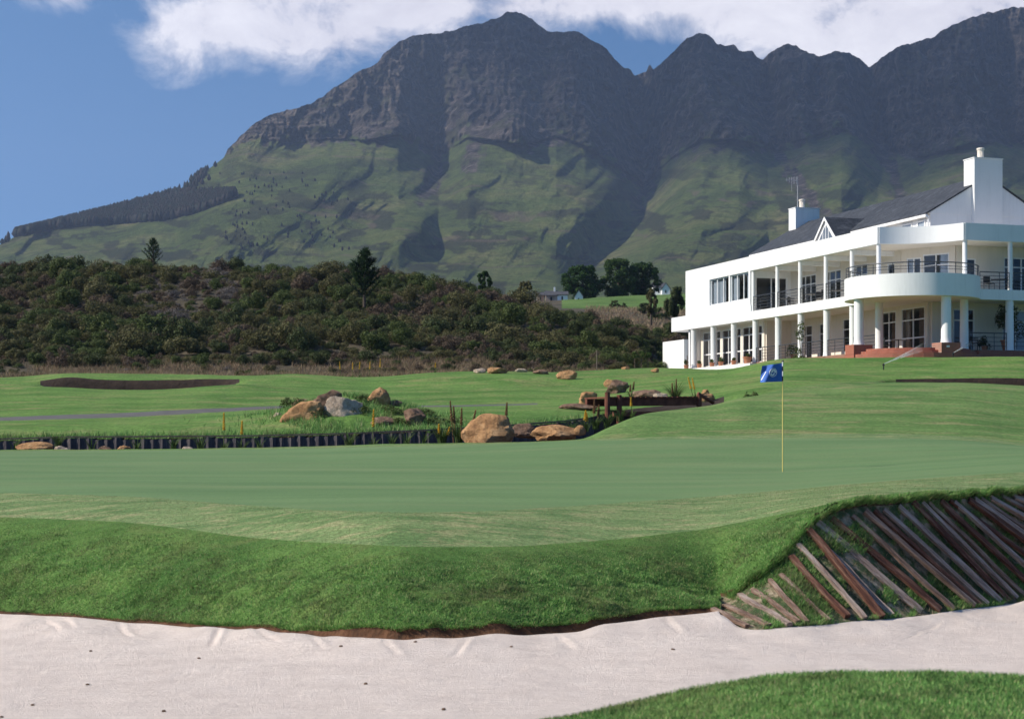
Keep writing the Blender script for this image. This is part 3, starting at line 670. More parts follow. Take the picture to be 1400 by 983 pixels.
P8 = []
for _ in range(13000):
    u = R_.normal(480, 62); Y = R_.uniform(48.6, 55); x = (u-700)/F*Y
    if fbm(np.array(u/14.), np.array(Y/1.1), 3, 66) > .02: P8.append((x, Y, near_z(x, Y)-.02))
for _ in range(5000):
    u = R_.uniform(-40, 800); yy_, _z = L12(np.array([u])); Y = float(yy_[0])+R_.uniform(-.05, .5); x = (u-700)/F*Y; P8.append((x, Y, near_z(x, Y)-.02))
V8, F8 = blades(np.array(P8), .24, .024, .9, seed=23)
tag(link('long_grass', npmesh('long_grass', V8, F8), M['blade']), 'longer tufty grass among the mound boulders and along the ditch rim', 'grass', kind='stuff')

# ------------------------------------------------------------------ ditch retaining wall
def ditch_wall():
    pts = []; us3 = np.arange(-420, 806, 2.2)
    yk, zk = L12(us3); x = (us3-700)/F*(yk-.22); y = yk-.22; z = zk+.0
    d = np.concatenate([[0], np.cumsum(np.hypot(np.diff(x), np.diff(y)))])
    n = int(d[-1]/.27); rr = random.Random(4)
    loc = Vector((x[0], y[0], zk[0]-1)); m = MB(loc); cap = MB(loc); fl = 0
    for i in range(n):
        s = (i+.5)*d[-1]/n; X = float(np.interp(s, d, x)); Y = float(np.interp(s, d, y)); Z = float(np.interp(s, d, z))
        r = .2*rr.uniform(.97, 1.03); m.tube((X, Y, Z-1.15), (X, Y, Z+rr.uniform(-.05, .02)), r, r*.97, 8)
    o = m.build('retaining_wall', M['logs'], loc=loc, smooth=40)
    tag(o, 'dark upright log wall lining the far side of the ditch behind the green', 'retaining wall')
    cap.strip([(float(np.interp(s, d, x)), float(np.interp(s, d, y))-.02) for s in (0, .01)], 0, .01, .01) if False else None
    # coping board following the logs
    vs = []; fs = []; N = len(x)
    for k in range(0, N, 4):
        vs += [(x[k], y[k]-.17, z[k]+.025), (x[k], y[k]+.12, z[k]+.025), (x[k], y[k]+.12, z[k]+.07), (x[k], y[k]-.17, z[k]+.07)]
    nn = len(vs)//4
    for k in range(nn-1):
        a = 4*k; b = a+4; fs += [(a+j, b+j, b+(j+1) % 4, a+(j+1) % 4) for j in range(4)]
    fs += [(0, 1, 2, 3), (4*nn-1, 4*nn-2, 4*nn-3, 4*nn-4)]
    c = MB(loc); c.add(vs, fs); c.build('coping', M['cap'], o)
ditch_wall()

# ------------------------------------------------------------------ footbridge
def footbridge():
    a = W(828, 550, 56.5); b = W(958, 549, 58.5); root = empty('footbridge', a); tag(root, 'low dark red timber footbridge crossing the rocky stream right of the ditch', 'bridge')
    L = (b-a).length; d = (b-a).normalized(); s = Vector((-d.y, d.x, 0)).normalized(); off = a
    def plank(name, c0, c1, w, h):
        m = MB(off); n = s
        vs = [c0-n*w/2-Vector((0, 0, h/2)), c0+n*w/2-Vector((0, 0, h/2)), c0+n*w/2+Vector((0, 0, h/2)), c0-n*w/2+Vector((0, 0, h/2))]
        vs += [v+(c1-c0) for v in vs]
        m.add(vs, [(3, 2, 1, 0), (4, 5, 6, 7), (0, 1, 5, 4), (1, 2, 6, 5), (2, 3, 7, 6), (3, 0, 4, 7)])
        return m.build(name, M['bridge'], root)
    for k in (0, 1):
        plank('beam', a+s*(k*1.3), b+s*(k*1.3), .14, .26)
    m = MB(off); n = int(L/.22)
    for i in range(n):
        c = a+d*((i+.5)*L/n); q = c+Vector((0, 0, .16)); vs = []
        for dz in (-.02, .03):
            for (p, r) in ((-.095, -.15), (.095, -.15), (.095, 1.45), (-.095, 1.45)): vs.append(q+d*p+s*r+Vector((0, 0, dz)))
        m.add(vs, [(3, 2, 1, 0), (4, 5, 6, 7), (0, 1, 5, 4), (1, 2, 6, 5), (2, 3, 7, 6), (3, 0, 4, 7)])
    m.build('deck', M['bridge'], root)
    lb = plank('lower_beam', a-Vector((0, 0, .42))+d*.3-s*.02, b-Vector((0, 0, .42))-d*.3-s*.02, .1, .16)
    for t in (0.0, .12, .96):
        m = MB(off); c = a+d*(L*t)-s*.12; m.tube(c-Vector((0, 0, .9)), c+Vector((0, 0, .25 if t else .35)), .1, .09, 8); m.build('post', M['bridge'], root)
    m = MB(off); c = b-s*.1; m.tube(c-Vector((0, 0, .05))+d*.5, c+Vector((0, 0, .3))-d*.2, .07, .06, 8); m.build('brace', M['bridge'], root)
footbridge()

# ------------------------------------------------------------------ leaf clouds and plants
def leaves(C, Rr, n, size, rng, squash=1.0, shell=.55, flat=.3):
    """n leaf quads spread through ellipsoid lobes with centres C, radii Rr (k,3)"""
    C = np.asarray(C, float); Rr = np.asarray(Rr, float); k = len(C)
    wts = (Rr[:, 0]*Rr[:, 1]+Rr[:, 0]*Rr[:, 2]); i = rng.choice(k, n, p=wts/wts.sum())
    d = rng.normal(size=(n, 3)); d /= np.linalg.norm(d, axis=1)[:, None]
    rad = (shell+(1-shell)*rng.random(n)**.5)*rng.uniform(.85, 1.12, n)
    P = C[i]+d*Rr[i]*rad[:, None]
    nn = d*1.0+rng.normal(size=(n, 3))*.42; nn /= np.linalg.norm(nn, axis=1)[:, None]
    u = np.cross(nn, rng.normal(size=(n, 3))); u /= np.linalg.norm(u, axis=1)[:, None]; v = np.cross(nn, u)
    s = (size*rng.uniform(.6, 1.4, n))[:, None]
    V = np.stack([P-u*s, P-v*s*.6, P+u*s, P+v*s*.6], 1).reshape(-1, 3)
    return V, np.arange(4*n).reshape(-1, 4)
def bush_geo(seed, n=1500, size=.075, w=1.0, h=.75, lobes=16):
    r = np.random.default_rng(seed); C = []; Rr = []
    for i in range(lobes):
        a = r.uniform(0, 6.283); q = r.random()**.6*.72; z = h*r.uniform(.25, .95)*(1-.5*q*q)
        C.append((math.cos(a)*q*w, math.sin(a)*q*w, z)); s = r.uniform(.2, .46); Rr.append((s*w, s*w, s*.85))
    V, Fc = leaves(C, Rr, n, size, r, shell=.6); V[:, 2] = np.maximum(V[:, 2], -.1); return V, Fc
def stemtree(mb, base, h, r, nb, rr, spread=1.0, start=.3, up=.6):
    top = base+Vector((rr.uniform(-.1, .1)*h*.3, rr.uniform(-.1, .1)*h*.3, h)); mb.tube(base-Vector((0, 0, .3)), base.lerp(top, .5), r, r*.7, 8); mb.tube(base.lerp(top, .5), top, r*.7, r*.2, 8)
    tips = []
    for i in range(nb):
        t = start+(1-start)*i/nb; p = base.lerp(top, t); a = i*2.4+rr.random(); l = spread*(1.1-t)*rr.uniform(.7, 1.1)
        q = p+Vector((math.cos(a)*l, math.sin(a)*l, l*up)); mb.tube(p, q, r*.35*(1.2-t), r*.1, 5); tips.append((p, q))
    return tips

bushkinds = [('leaf_dark', 'dark green rounded bush in the dense scrub of the hillside'), ('leaf_olive', 'olive green bush in the dense scrub of the hillside'),
             ('leaf_green', 'bright green leafy bush in the dense scrub of the hillside'), ('leaf_grey', 'low silvery grey mauve bush on the open middle of the scrub hillside'), ('leaf_brown', 'brownish twiggy bush in the dense scrub of the hillside')]
protos = {}
for ki, (mk, _) in enumerate(bushkinds):
    for v in range(3):
        V, Fc = bush_geo(100+ki*10+v, 3600, .042 if mk != 'leaf_grey' else .035, 1.0, .95 if mk != 'leaf_grey' else .6, 9+v*4)
        me = npmesh('bush', V, Fc); me.materials.append(M[mk]); protos[(ki, v)] = me

# hillside behind the course
hr = [railz([(-600, 94, 2.6), (850, 98, 3.2), (905, 118, 4.0), (2000, 132, 4.6)]),
      railz([(-600, 99, 4.1), (650, 99, 4.2), (850, 104, 4.6), (905, 122, 5.0), (1000, 134, 5.0), (2000, 134, 5.0)]),
      rail([(-600, 122, 450), (0, 122, 447), (400, 122, 447), (560, 122, 448), (650, 121, 455), (760, 119, 468), (850, 122, 482), (905, 134, 500), (1000, 140, 515), (2000, 140, 515)]),
      rail([(-600, 152, 380), (0, 152, 376), (100, 152, 374), (200, 152, 371), (300, 151, 378), (400, 150, 384), (480, 148, 386), (560, 146, 392), (650, 141, 410), (700, 138, 417), (760, 135, 434), (800, 134, 444), (850, 135, 457), (905, 145, 474), (1000, 150, 490), (2000, 150, 490)]),
      rail([(-600, 175, 405), (0, 175, 402), (400, 175, 405), (560, 175, 408), (650, 175, 415), (760, 175, 436), (850, 175, 447), (905, 175, 452), (1000, 175, 460), (2000, 175, 470)]),
      rail([(-600, 220, 440), (560, 220, 436), (700, 220, 426), (760, 220, 422), (800, 220, 422), (850, 220, 423), (905, 220, 424), (1000, 220, 430), (2000, 220, 450)]),
      rail([(-600, 275, 455), (560, 275, 440), (700, 275, 416), (760, 275, 412.5), (790, 275, 410.5), (820, 275, 407), (850, 275, 405), (905, 275, 403.5), (940, 275, 403), (1000, 275, 405), (1200, 275, 420), (2000, 275, 450)]),
      rail([(-600, 330, 460), (560, 330, 445), (760, 330, 425), (905, 330, 418), (2000, 330, 455)]),
      railz([(-600, 900, 40), (2000, 900, 40)]),
      railz([(-600, 1600, 112), (2000, 1600, 112)])]
hs = [8, 30, 30, 20, 24, 20, 12, 10, 10]
hus = np.arange(-600, 2001, 6.)
hy = []; hz = []
for r in hr: y, z = r(hus); hy.append(y); hz.append(z)
hy = np.array(hy); hz = np.array(hz); rws = []; hst = []
for i, n in enumerate(hs):
    for j in range(n): rws.append(hy[i]+(hy[i+1]-hy[i])*j/n); hst.append(i)
rws.append(hy[-1]); HY = np.array(rws); hst = np.array(hst); HZg = pchip(hy, hz, HY); HU = np.broadcast_to(hus, HY.shape); HX = (HU-700)/F*HY
HZg = HZg+fbm(HX/9, HY/9, 4, 51)*np.interp(HY, [99, 108, 200, 900], [.1, .7, .5, 4])*np.where((HY > 210) & (HY < 290), .3, 1)
def hill_z(x, y):
    u = 700+F*x/y; i = int(np.clip(np.searchsorted(hus, u)-1, 0, len(hus)-2)); t = (u-hus[i])/(hus[i+1]-hus[i])
    return float(np.interp(y, HY[:, i], HZg[:, i])*(1-t)+np.interp(y, HY[:, i+1], HZg[:, i+1])*t)
hid = np.arange(HY.size).reshape(HY.shape); hq = np.stack([hid[:-1, :-1], hid[:-1, 1:], hid[1:, 1:], hid[1:, :-1]], -1)
hc = np.zeros(hq.shape[:2], int); HS = np.broadcast_to(hst[:, None], hc.shape); HUC = np.broadcast_to(hus[:-1]+3, hc.shape)
hc[(HS == 5) & (HUC > 770)] = 1; hc[(HS >= 6)] = 2; hc[(HS == 6) & (HUC > 700)] = 1
HP = np.stack([HX, HY, HZg], -1).reshape(-1, 3)
for k, (nm, mt) in enumerate((('hillside', 'hill'), ('far_lawn', 'lawn'), ('valley_floor', 'plain'))):
    q = hq[hc == k]; used, inv = np.unique(q.ravel(), return_inverse=True)
    tag(link(nm, npmesh(nm, HP[used], inv.reshape(-1, 4), True), M[mt]), kind='structure')

# bushes: the three hundred that show largest as things, the rest as one mass
rb = np.random.default_rng(77); cand = []
def crestY(u): return float(np.interp(u, [-600, 400, 650, 760, 850, 905], [153, 150, 141, 135, 135, 146]))
tries = 0
while len(cand) < 2300 and tries < 90000:
    tries += 1
    u = rb.uniform(-60, 935); yc = crestY(u); y0 = float(np.interp(u, [-60, 400, 520, 650, 760, 850, 905, 940], [101.5, 101.5, 103.5, 103.5, 103, 105, 125, 136]))
    if u > 900: yc = 152
    y = rb.uniform(y0, yc+8)
    # open grey patch of low shrubs in the middle of the slope
    x = (u-700)/F*y; openp = math.exp(-((u-255)/75)**2-((y-135)/14)**2)
    w = (.62+1.15*rb.random()**1.6)*(1-.38*openp)
    if u > 780: w *= .8
    if y < y0+3: w *= .6
    if any((x-c[0])**2+(y-c[1])**2 < (.66*(w+c[2]))**2 for c in cand): continue
    cand.append((x, y, w, u, openp))
def kind_of(x, y, u, op):
    if rb.random() < .07: return 4
    n = float(fbm(np.array(x/7.), np.array(y/9.), 3, 88)); r = rb.random()
    if op > .45: return 3 if r < .42 else (4 if r < .6 else (1 if r < .85 else 2))
    if n > .22: return 2 if r < .55 else 1
    if n < -.2: return 0 if r < .6 else (4 if r < .8 else 1)
    return [0, 1, 4, 2, 0, 1][int(r*6)]
for _ in range(420):
    u = rb.uniform(-60, 800); y = float(np.interp(u, [-60, 600, 800], [98, 99, 101]))+rb.random()**1.2*5.5
    if fbm(np.array(u/60.), np.array(y/4.), 2, 5) < -.25: continue
    cand.append(((u-700)/F*y, y, rb.uniform(.22, .5), u, .3+.4*rb.random()))
cand.sort(key=lambda c: -c[2]/c[1])
sv = []; sf = {}; 
mass = {k: ([], [], 0) for k in range(5)}
stuffV = []; stuffF = []; stuffM = []; nv0 = 0
for i, (x, y, w, u, op) in enumerate(cand):
    k = kind_of(x, y, u, op); z = hill_z(x, y)-.15; me = protos[(k, int(rb.integers(3)))]
    hsc = w*rb.uniform(.8, 1.3)*(1.0 if k != 3 else .8); rz = rb.uniform(0, 6.28)
    if i < 300:
        o = bpy.data.objects.new('bush', me); col.objects.link(o); o.location = (x, y, z); o.scale = (w, w, hsc); o.rotation_euler = (0, 0, rz)
        tag(o, bushkinds[k][1], 'bush', 'bushes of the scrub hillside, '+bushkinds[k][0][5:]+' ones')
    else:
        V = np.empty(len(me.vertices)*3, np.float32); me.vertices.foreach_get('co', V); V = V.reshape(-1, 4, 3)[::2].reshape(-1, 3)*1.0
        ctr = V.reshape(-1, 4, 3).mean(1, keepdims=True); V = ((V.reshape(-1, 4, 3)-ctr)*1.25+ctr).reshape(-1, 3)
        c, s = math.cos(rz), math.sin(rz); X = V[:, 0]*c-V[:, 1]*s; Y = V[:, 0]*s+V[:, 1]*c
        stuffV.append(np.stack([X*w+x, Y*w+y, V[:, 2]*hsc+z], -1)); nq = len(V)//4
        stuffF.append(np.arange(nv0, nv0+len(V)).reshape(-1, 4)); stuffM.append(np.full(nq, k)); nv0 += len(V)
me = npmesh('scrub', np.concatenate(stuffV), np.concatenate(stuffF)); 
for mk, _ in bushkinds: me.materials.append(M[mk])
me.polygons.foreach_set('material_index', np.concatenate(stuffM).astype(np.int32)); me.update()
tag(link('scrub', me), 'smaller mixed shrubs filling the gaps of the scrub hillside', 'scrub', kind='stuff')
# dry grass belt at the hill foot and brown bank behind
def drygrass():
    n = 60000; u = rb.uniform(-60, 830, n); y = rb.uniform(95.5, 103.5, n); y = np.where(u > 640, 99+rb.random(n)*6, y)
    dens = fbm(u/35., y/3., 3, 19)+.25; k = rb.random(n) < np.clip(.2+dens*1.5, .03, 1); u = u[k]; y = y[k]; x = (u-700)/F*y
    z = np.array([hill_z(a, b) for a, b in zip(x, y)]); z = np.maximum(z, [near_z(a, b) if b < 100 else -9 for a, b in zip(x, y)])
    V, Fc = blades(np.stack([x, y, z], -1), .36, .03, 1.1, seed=13); V = V.copy()
    n = 9000; u = rb.uniform(800, 960, n); y = rb.uniform(150, 225, n); x = (u-700)/F*y; z = np.array([hill_z(a, b) for a, b in zip(x, y)])
    V2, F2 = blades(np.stack([x, y, z], -1), .45, .09, .9, seed=14)
    tag(link('dry_grass', npmesh('dry_grass', np.concatenate([V, V2]), np.concatenate([Fc, F2+len(V)])), M['dry_grass']), 'tawny dry grass along the foot of the scrub hill', 'grass', kind='stuff')
drygrass()

# trees
def conifer(px, py_top, Y, hm, wm, label, seed, base_z=None, n=2600):
    rr = random.Random(seed); r = np.random.default_rng(seed); top = W(px, py_top, Y); base = Vector((top.x, top.y, top.z-hm))
    root = empty('pine_tree', base); tag(root, label, 'tree')
    m = MB(base); tips = stemtree(m, base, hm*.96, hm*.03, 30, rr, wm*1.15, .08, .95); m.build('trunk', M['bark'], root)
    Vs = []
    for (p, q) in tips:
        k = int(n/len(tips)); t = r.random(k)**.7; P = np.array(p)[None]*(1-t[:, None])+np.array(q)[None]*t[:, None]
        d = np.array((q-p).normalized())[None]*.6+r.normal(size=(k, 3))*.55+np.array([0, 0, .35]); d /= np.linalg.norm(d, axis=1)[:, None]
        s = np.cross(d, r.normal(size=(k, 3))); s /= np.linalg.norm(s, axis=1)[:, None]; L = hm*.085*r.uniform(.6, 1.3, (k, 1)); w = hm*.007
        Vs.append(np.stack([P-s*w, P+s*w, P+d*L+s*w*.4, P+d*L-s*w*.4], 1).reshape(-1, 3))
    V = np.concatenate(Vs)-np.array(base); o = link('crown', npmesh('crown', V, np.arange(len(V)).reshape(-1, 4)), M['pine'], root)
conifer(498, 341, 128, 4.3, 1.35, 'bushy young pine rising above the middle of the scrub hill', 5, n=3600)
conifer(209, 326, 150, 2.7, .95, 'small spiky pine on the crest of the scrub hill at left', 6, n=1500)
def broadleaf(name, px, py_top, Y, hm, wm, mat, label, seed, n=9000, size=.16, base_z=None, trunk_h=.2, lobes=60, group=None):
    rr = random.Random(seed); r = np.random.default_rng(seed); top = W(px, py_top, Y); base = Vector((top.x, top.y, top.z-hm))
    if lobes < 36: lobes = 36; n = int(n*1.5)
    root = empty(name, base); tag(root, label, 'tree' if name.endswith('tree') else 'shrub', group)
    m = MB((0, 0, 0)); stemtree(m, Vector((0, 0, 0)), hm*.8, hm*.035, 9, rr, wm*.5, .25, .6); m.build('trunk', M['bark'], root)
    C = []; Rr = []
    for i in range(lobes):
        a = rr.uniform(0, 6.283); q = rr.random()**.5; z = hm*(trunk_h+(1-trunk_h)*rr.random()); env = math.sin(math.pi*min(.97, max(.12, (z/hm-trunk_h*.4)/(1.02-trunk_h*.4))))**.6
        s = rr.uniform(.11, .24); C.append((math.cos(a)*q*wm*env*.85, math.sin(a)*q*wm*env*.85, min(z, hm*(1-s*.6)))); Rr.append((s*wm*1.15, s*wm*1.15, s*hm*.5))
    V, Fc = leaves(C, Rr, n, size, r, shell=.35); link('crown', npmesh('crown', V, Fc), M[mat], root)
broadleaf('broadleaf_tree', 797, 362, 285, 7.0, 4.3, 'tree_leaf', 'round dark green tree, left one of the pair beyond the hill', 31, 16000, .17, lobes=95, trunk_h=.1)
broadleaf('broadleaf_tree', 846, 352, 288, 8.0, 3.6, 'tree_leaf2', 'taller paler green tree in the middle of the clump beyond the hill', 32, 14000, .17, lobes=95, trunk_h=.08)
broadleaf('broadleaf_tree', 878, 358, 292, 7.4, 3.7, 'tree_leaf', 'dark green tree at the right of the clump near the white house', 33, 14000, .17, lobes=95, trunk_h=.08)
broadleaf('broadleaf_tree', 663, 370, 165, 2.6, .85, 'tree_leaf', 'small round tree standing on the skyline of the scrub hill', 34, 3000, .09, lobes=14, trunk_h=.1)
broadleaf('broadleaf_tree', 718, 384, 150, 2.6, .9, 'leaf_olive', 'small olive tree on the skyline near the brown house', 35, 2600, .09, lobes=14)
broadleaf('broadleaf_tree', 926, 390, 150, 7.0, 1.4, 'leaf_dark', 'dark bushy tree against the left end wall of the clubhouse', 36, 8000, .09, lobes=26, trunk_h=.03)
broadleaf('broadleaf_tree', 890, 393, 165, 3.6, .8, 'leaf_olive', 'slender grey green sapling just left of the clubhouse tree', 38, 2600, .08, lobes=16, trunk_h=.2)
for i, (px, pt, w, h, Y, lb) in enumerate([(840, 410, .9, 1.9, 225, 'round dark shrub alone at the lower edge of the far lawn'), (853, 414, .5, 1.2, 225, 'smaller shrub right of the round one at the lawn edge'),
        (882, 414, 1.4, 2.2, 205, 'spreading green shrub on the dry bank right of the lawn edge shrubs'), (900, 420, 1.6, 2.4, 200, 'wide green shrub on the dry bank left of the clubhouse'), (915, 440, 1.3, 2.4, 168, 'dark shrub beside the clubhouse slab corner'), (905, 455, 1.4, 2.6, 150, 'grey green shrub left of the white end block')]):
    broadleaf('shrub', px, pt, Y, h, w, 'leaf_green' if i % 2 else 'leaf_dark', lb, 60+i, 2200, .09, lobes=12, trunk_h=.02)
# young staked plants near the building
for i, (px, pt, h) in enumerate([(868, 480, 1.0), (877, 479, 1.1), (886, 481, 1.0)]):
    broadleaf('sapling_tree', px, pt, 106, h, .28, 'reed', ['leftmost of three young pale green saplings left of the clubhouse', 'middle of three young pale green saplings left of the clubhouse', 'rightmost of three young pale green saplings left of the clubhouse'][i], 80+i, 260, .05, lobes=5, trunk_h=.6)
m = MB(); b = W(816, 507, 99); m.tube((0, 0, -.3), (0, 0, 1.25), .04, .035, 6); tag(m.build('wooden_stake', M['cap'], loc=b), 'bare wooden stake at the foot of the scrub hill', 'stake')

# poker plants and reeds
def poker(px, py_base, Y, hpx, stalks, label, seed, leafn=22, lh=.35, yellow=True, leafmat_='reed', name='poker_plant', lean=0):
    rr = random.Random(seed); p = W(px, py_base, Y); root = empty(name, p); tag(root, label, 'plant')
    s = Y/F; m = MB()
    for i in range(leafn):
        a = rr.uniform(0, 6.283); L = lh*rr.uniform(.6, 1.2); r0 = rr.uniform(0, .1); b = Vector((math.cos(a)*r0, math.sin(a)*r0, -.05)); pr = b; w = .018
        sd = Vector((-math.sin(a), math.cos(a), 0)); vs = []
        for k in range(4):
            t = k/3; q = b+Vector((math.cos(a), math.sin(a), 0))*(L*.55*t*t)+Vector((0, 0, L*(t-.25*t*t))); ww = w*(1-t*.85); vs += [q-sd*ww, q+sd*ww]
        m.add(vs, [(0, 1, 3, 2), (2, 3, 5, 4), (4, 5, 7, 6)])
    m.build('leaves', M[leafmat_], root)
    for i in range(stalks):
        H = hpx*s*rr.uniform(.75, 1.0); x = (i-(stalks-1)/2)*.22*rr.uniform(.7, 1.2)+rr.uniform(-.04, .04); tip = Vector((x+rr.uniform(-.05, .08)+lean*H, rr.uniform(-.1, .1), H)); b = Vector((x*.6, 0, 0))
        st = MB(); st.tube(b, tip, .014, .008, 5); so = st.build('stalk', M['reed'] if yellow else M['flower_d'], root)
        fl = MB(); f0 = .55
        for k in range(46):
            t = f0+(1-f0)*k/45; c = b.lerp(tip, t); a = k*2.4; o = Vector((math.cos(a), math.sin(a), -.5))*.045*(1.15-.7*(t-f0)/(1-f0)); fl.tube(c, c+o, .016, .012, 4)
        fl.build('flower_spike', M['flower_y' if yellow else 'flower_d'], so)
poker(306, 615, 45.8, 58, 1, 'poker plant with one tall thin yellow spike before the ditch wall', 1)
poker(331, 614, 45.6, 48, 1, 'poker plant with a bold orange yellow spike right of the tall thin one', 2, 30)
poker(510, 610, 45.8, 52, 1, 'poker plant with a yellow spike below the flat reddish stone', 3, 22)
poker(627, 607, 44, 62, 4, 'dense clump of dark brown poker spikes left of the big blocky boulder', 4, 90, .75, False)
poker(604, 607, 44.5, 30, 2, 'leafy yellow green reed clump left of the dark poker spikes', 41, 90, .7, True)
poker(692, 588, 46.5, 42, 1, 'single dark spike behind the big blocky boulder', 5, 8, .3, False)
poker(801, 588, 47, 32, 2, 'pair of yellow brown spikes below the left end of the footbridge', 6, 40, .4)
poker(815, 585, 47, 40, 2, 'taller brown spikes beside the small yellowish stone', 7, 50, .5, False)
poker(864, 568, 53, 28, 1, 'single yellow spike in front of the footbridge', 8, 20, .35)
poker(951, 549, 62, 42, 2, 'curved yellow spikes above the right end of the footbridge', 9, 40, .5, True, lean=-.25)
poker(923, 552, 60, 34, 2, 'dark spiky clump behind the right part of the footbridge', 10, 110, 1.0, False)
poker(862, 545, 62, 24, 2, 'small brown spikes behind the middle of the footbridge', 11, 26, .5, False)
poker(940, 512, 98, 34, 1, 'thin brown spike on the lawn below the clubhouse plinth', 12, 6, .3, False)
for i, (px, lb) in enumerate([(466, 'first'), (482, 'second'), (491, 'third'), (505, 'fourth'), (519, 'fifth'), (595, 'sixth')]):
    poker(px, 516 if i < 5 else 509, 95.5, 26 if i < 5 else 15, 1, lb+' from the left of the orange spikes along the dry grass edge', 20+i, 10, .35)
for i, (px, y, n, lb) in enumerate([(80, 611, 60, 'bright yellow green tuft hanging over the left ditch wall'), (20, 614, 20, 'small green tuft at the far left in the ditch'), (125, 614, 16, 'low blue green tuft in the ditch left of the small orange stone'), (187, 614, 24, 'strap leaved tuft right of the small orange ditch stone'),
        (237, 612, 34, 'wide green tuft against the wall left of the yellow spikes'), (275, 613, 40, 'grey green tuft just left of the tall thin spike'), (355, 612, 18, 'small tuft right of the bold orange spike'), (477, 611, 36, 'upright green tuft in the ditch below the grey boulder'), (536, 608, 18, 'small tuft right of the ditch spike'),
        (556, 607, 18, 'pale tuft in the ditch below the mottled stone'), (580, 606, 18, 'pale tuft at the right of the row under the mound'), (830, 583, 60, 'green grass clump at the near end of the footbridge'), (848, 574, 40, 'small grass clump in front of the footbridge posts'), (780, 592, 40, 'green clump between low orange boulder and brown spikes')]):
    poker(px, y, 46.2 if px < 600 else 47, 10, 0, lb, 120+i, n, .5 if i not in (7,) else .75, name='reed_tuft')
rr = random.Random(21)
for i, (u, py, lb) in enumerate([(402, 562, 'left of the small brown upper stone'), (437, 579, 'below the long orange boulder'), (492, 573, 'right of the grey boulder'), (500, 556, 'between grey boulder and pointed crest boulder'), (536, 566, 'below the pointed crest boulder'), (552, 582, 'above the ditch wall by the reddish stone'), (585, 576, 'right of the mottled stone'), (596, 590, 'at the wall end left of the dark spikes')]):
    Y = ground_hit(u, py, 48.6) or 51; x = (u-700)/F*Y; V, Fc = bush_geo(340+i, 900, .035, .55, .5, 7)
    o = link('garden_shrub', npmesh('garden_shrub', V, Fc), M['leaf_green'], loc=(x, Y, near_z(x, Y)-.03)); o.scale = (rr.uniform(.9, 1.4), .8, rr.uniform(.35, .65)); tag(o, 'low leafy green plant '+lb, 'plant')
# creeping plants in the stream margin right of the bridge
rr = random.Random(9)
for i in range(12):
    u = 972+i*5.5+rr.uniform(-3, 3); Y = float(np.interp(u, [970, 1080], [54, 61])); z = near_z((u-700)/F*Y, Y); V, Fc = bush_geo(300+i, 420, .05, .38, .4, 5)
    o = link('stream_plant', npmesh('stream_plant', V, Fc), M['leaf_green' if i % 3 else 'reed'], loc=((u-700)/F*Y, Y, z)); o.scale = (.7, .7, rr.uniform(.4, .75))
    tag(o, 'low leafy plant in the row along the stream margin below the clubhouse', 'plant', 'plants along the stream margin')


# ================================================================== CLUBHOUSE
ZB = 5.05; ang = math.atan2(.306, .952)
OX, OY = 21.8, 96.0
club = empty('clubhouse', (OX, OY, ZB), ang)
tag(club, 'white two storey clubhouse with slate roof, colonnades and round balcony', 'building')
OFF = (0, 0, ZB)
def BM(): return MB(OFF)
F0, F1_, SU, CE, PT = 5.6, 9.16, 8.55, 12.0, 13.0
P1 = (0, 0); P2 = (3.78, -3.26)
def bez(n=14):
    c = (2.9, -.45); return [((1-t)**2*P1[0]+2*t*(1-t)*c[0]+t*t*P2[0], (1-t)**2*P1[1]+2*t*(1-t)*c[1]+t*t*P2[1]) for t in [k/n for k in range(n+1)]]
bz = bez(); XR = 15.0; AE = 28.0
# ground base, floors, slabs
b = BM(); b.prism([(0.1, AE), (.1, 0.1), (3.78, -3.0), (XR, -3.0), (XR, AE)], ZB-.6, F0); b.build('ground_floor', M['floor'], club)
b = BM(); b.prism([(0, 30.7), (0, 0), P2, (XR, -3.26), (XR, 30.7)], SU, F1_); b.build('floor_slab', M['white'], club)
b = BM(); b.seg((0.12, 16.9), (0.12, 30.7), F1_+.003, 9.62, .24); b.seg((0.24, 30.58), (XR, 30.58), F1_+.003, 9.62, .24); b.build('slab_upstand', M['white'], club)
def opening_wall(m, p0, p1, z0, z1, t, ops):
    L = math.hypot(p1[0]-p0[0], p1[1]-p0[1]); d = ((p1[0]-p0[0])/L, (p1[1]-p0[1])/L); P = lambda s: (p0[0]+d[0]*s, p0[1]+d[1]*s)
    s = 0
    for (a, c, y0, y1) in sorted(ops):
        if a > s+.002: m.seg(P(s), P(a), z0, z1, t)
        if y0 > z0+.01: m.seg(P(a), P(c), z0, y0, t)
        if y1 < z1-.01: m.seg(P(a), P(c), y1, z1, t)
        s = c
    if s < L-.002: m.seg(P(s), P(L), z0, z1, t)
    return P
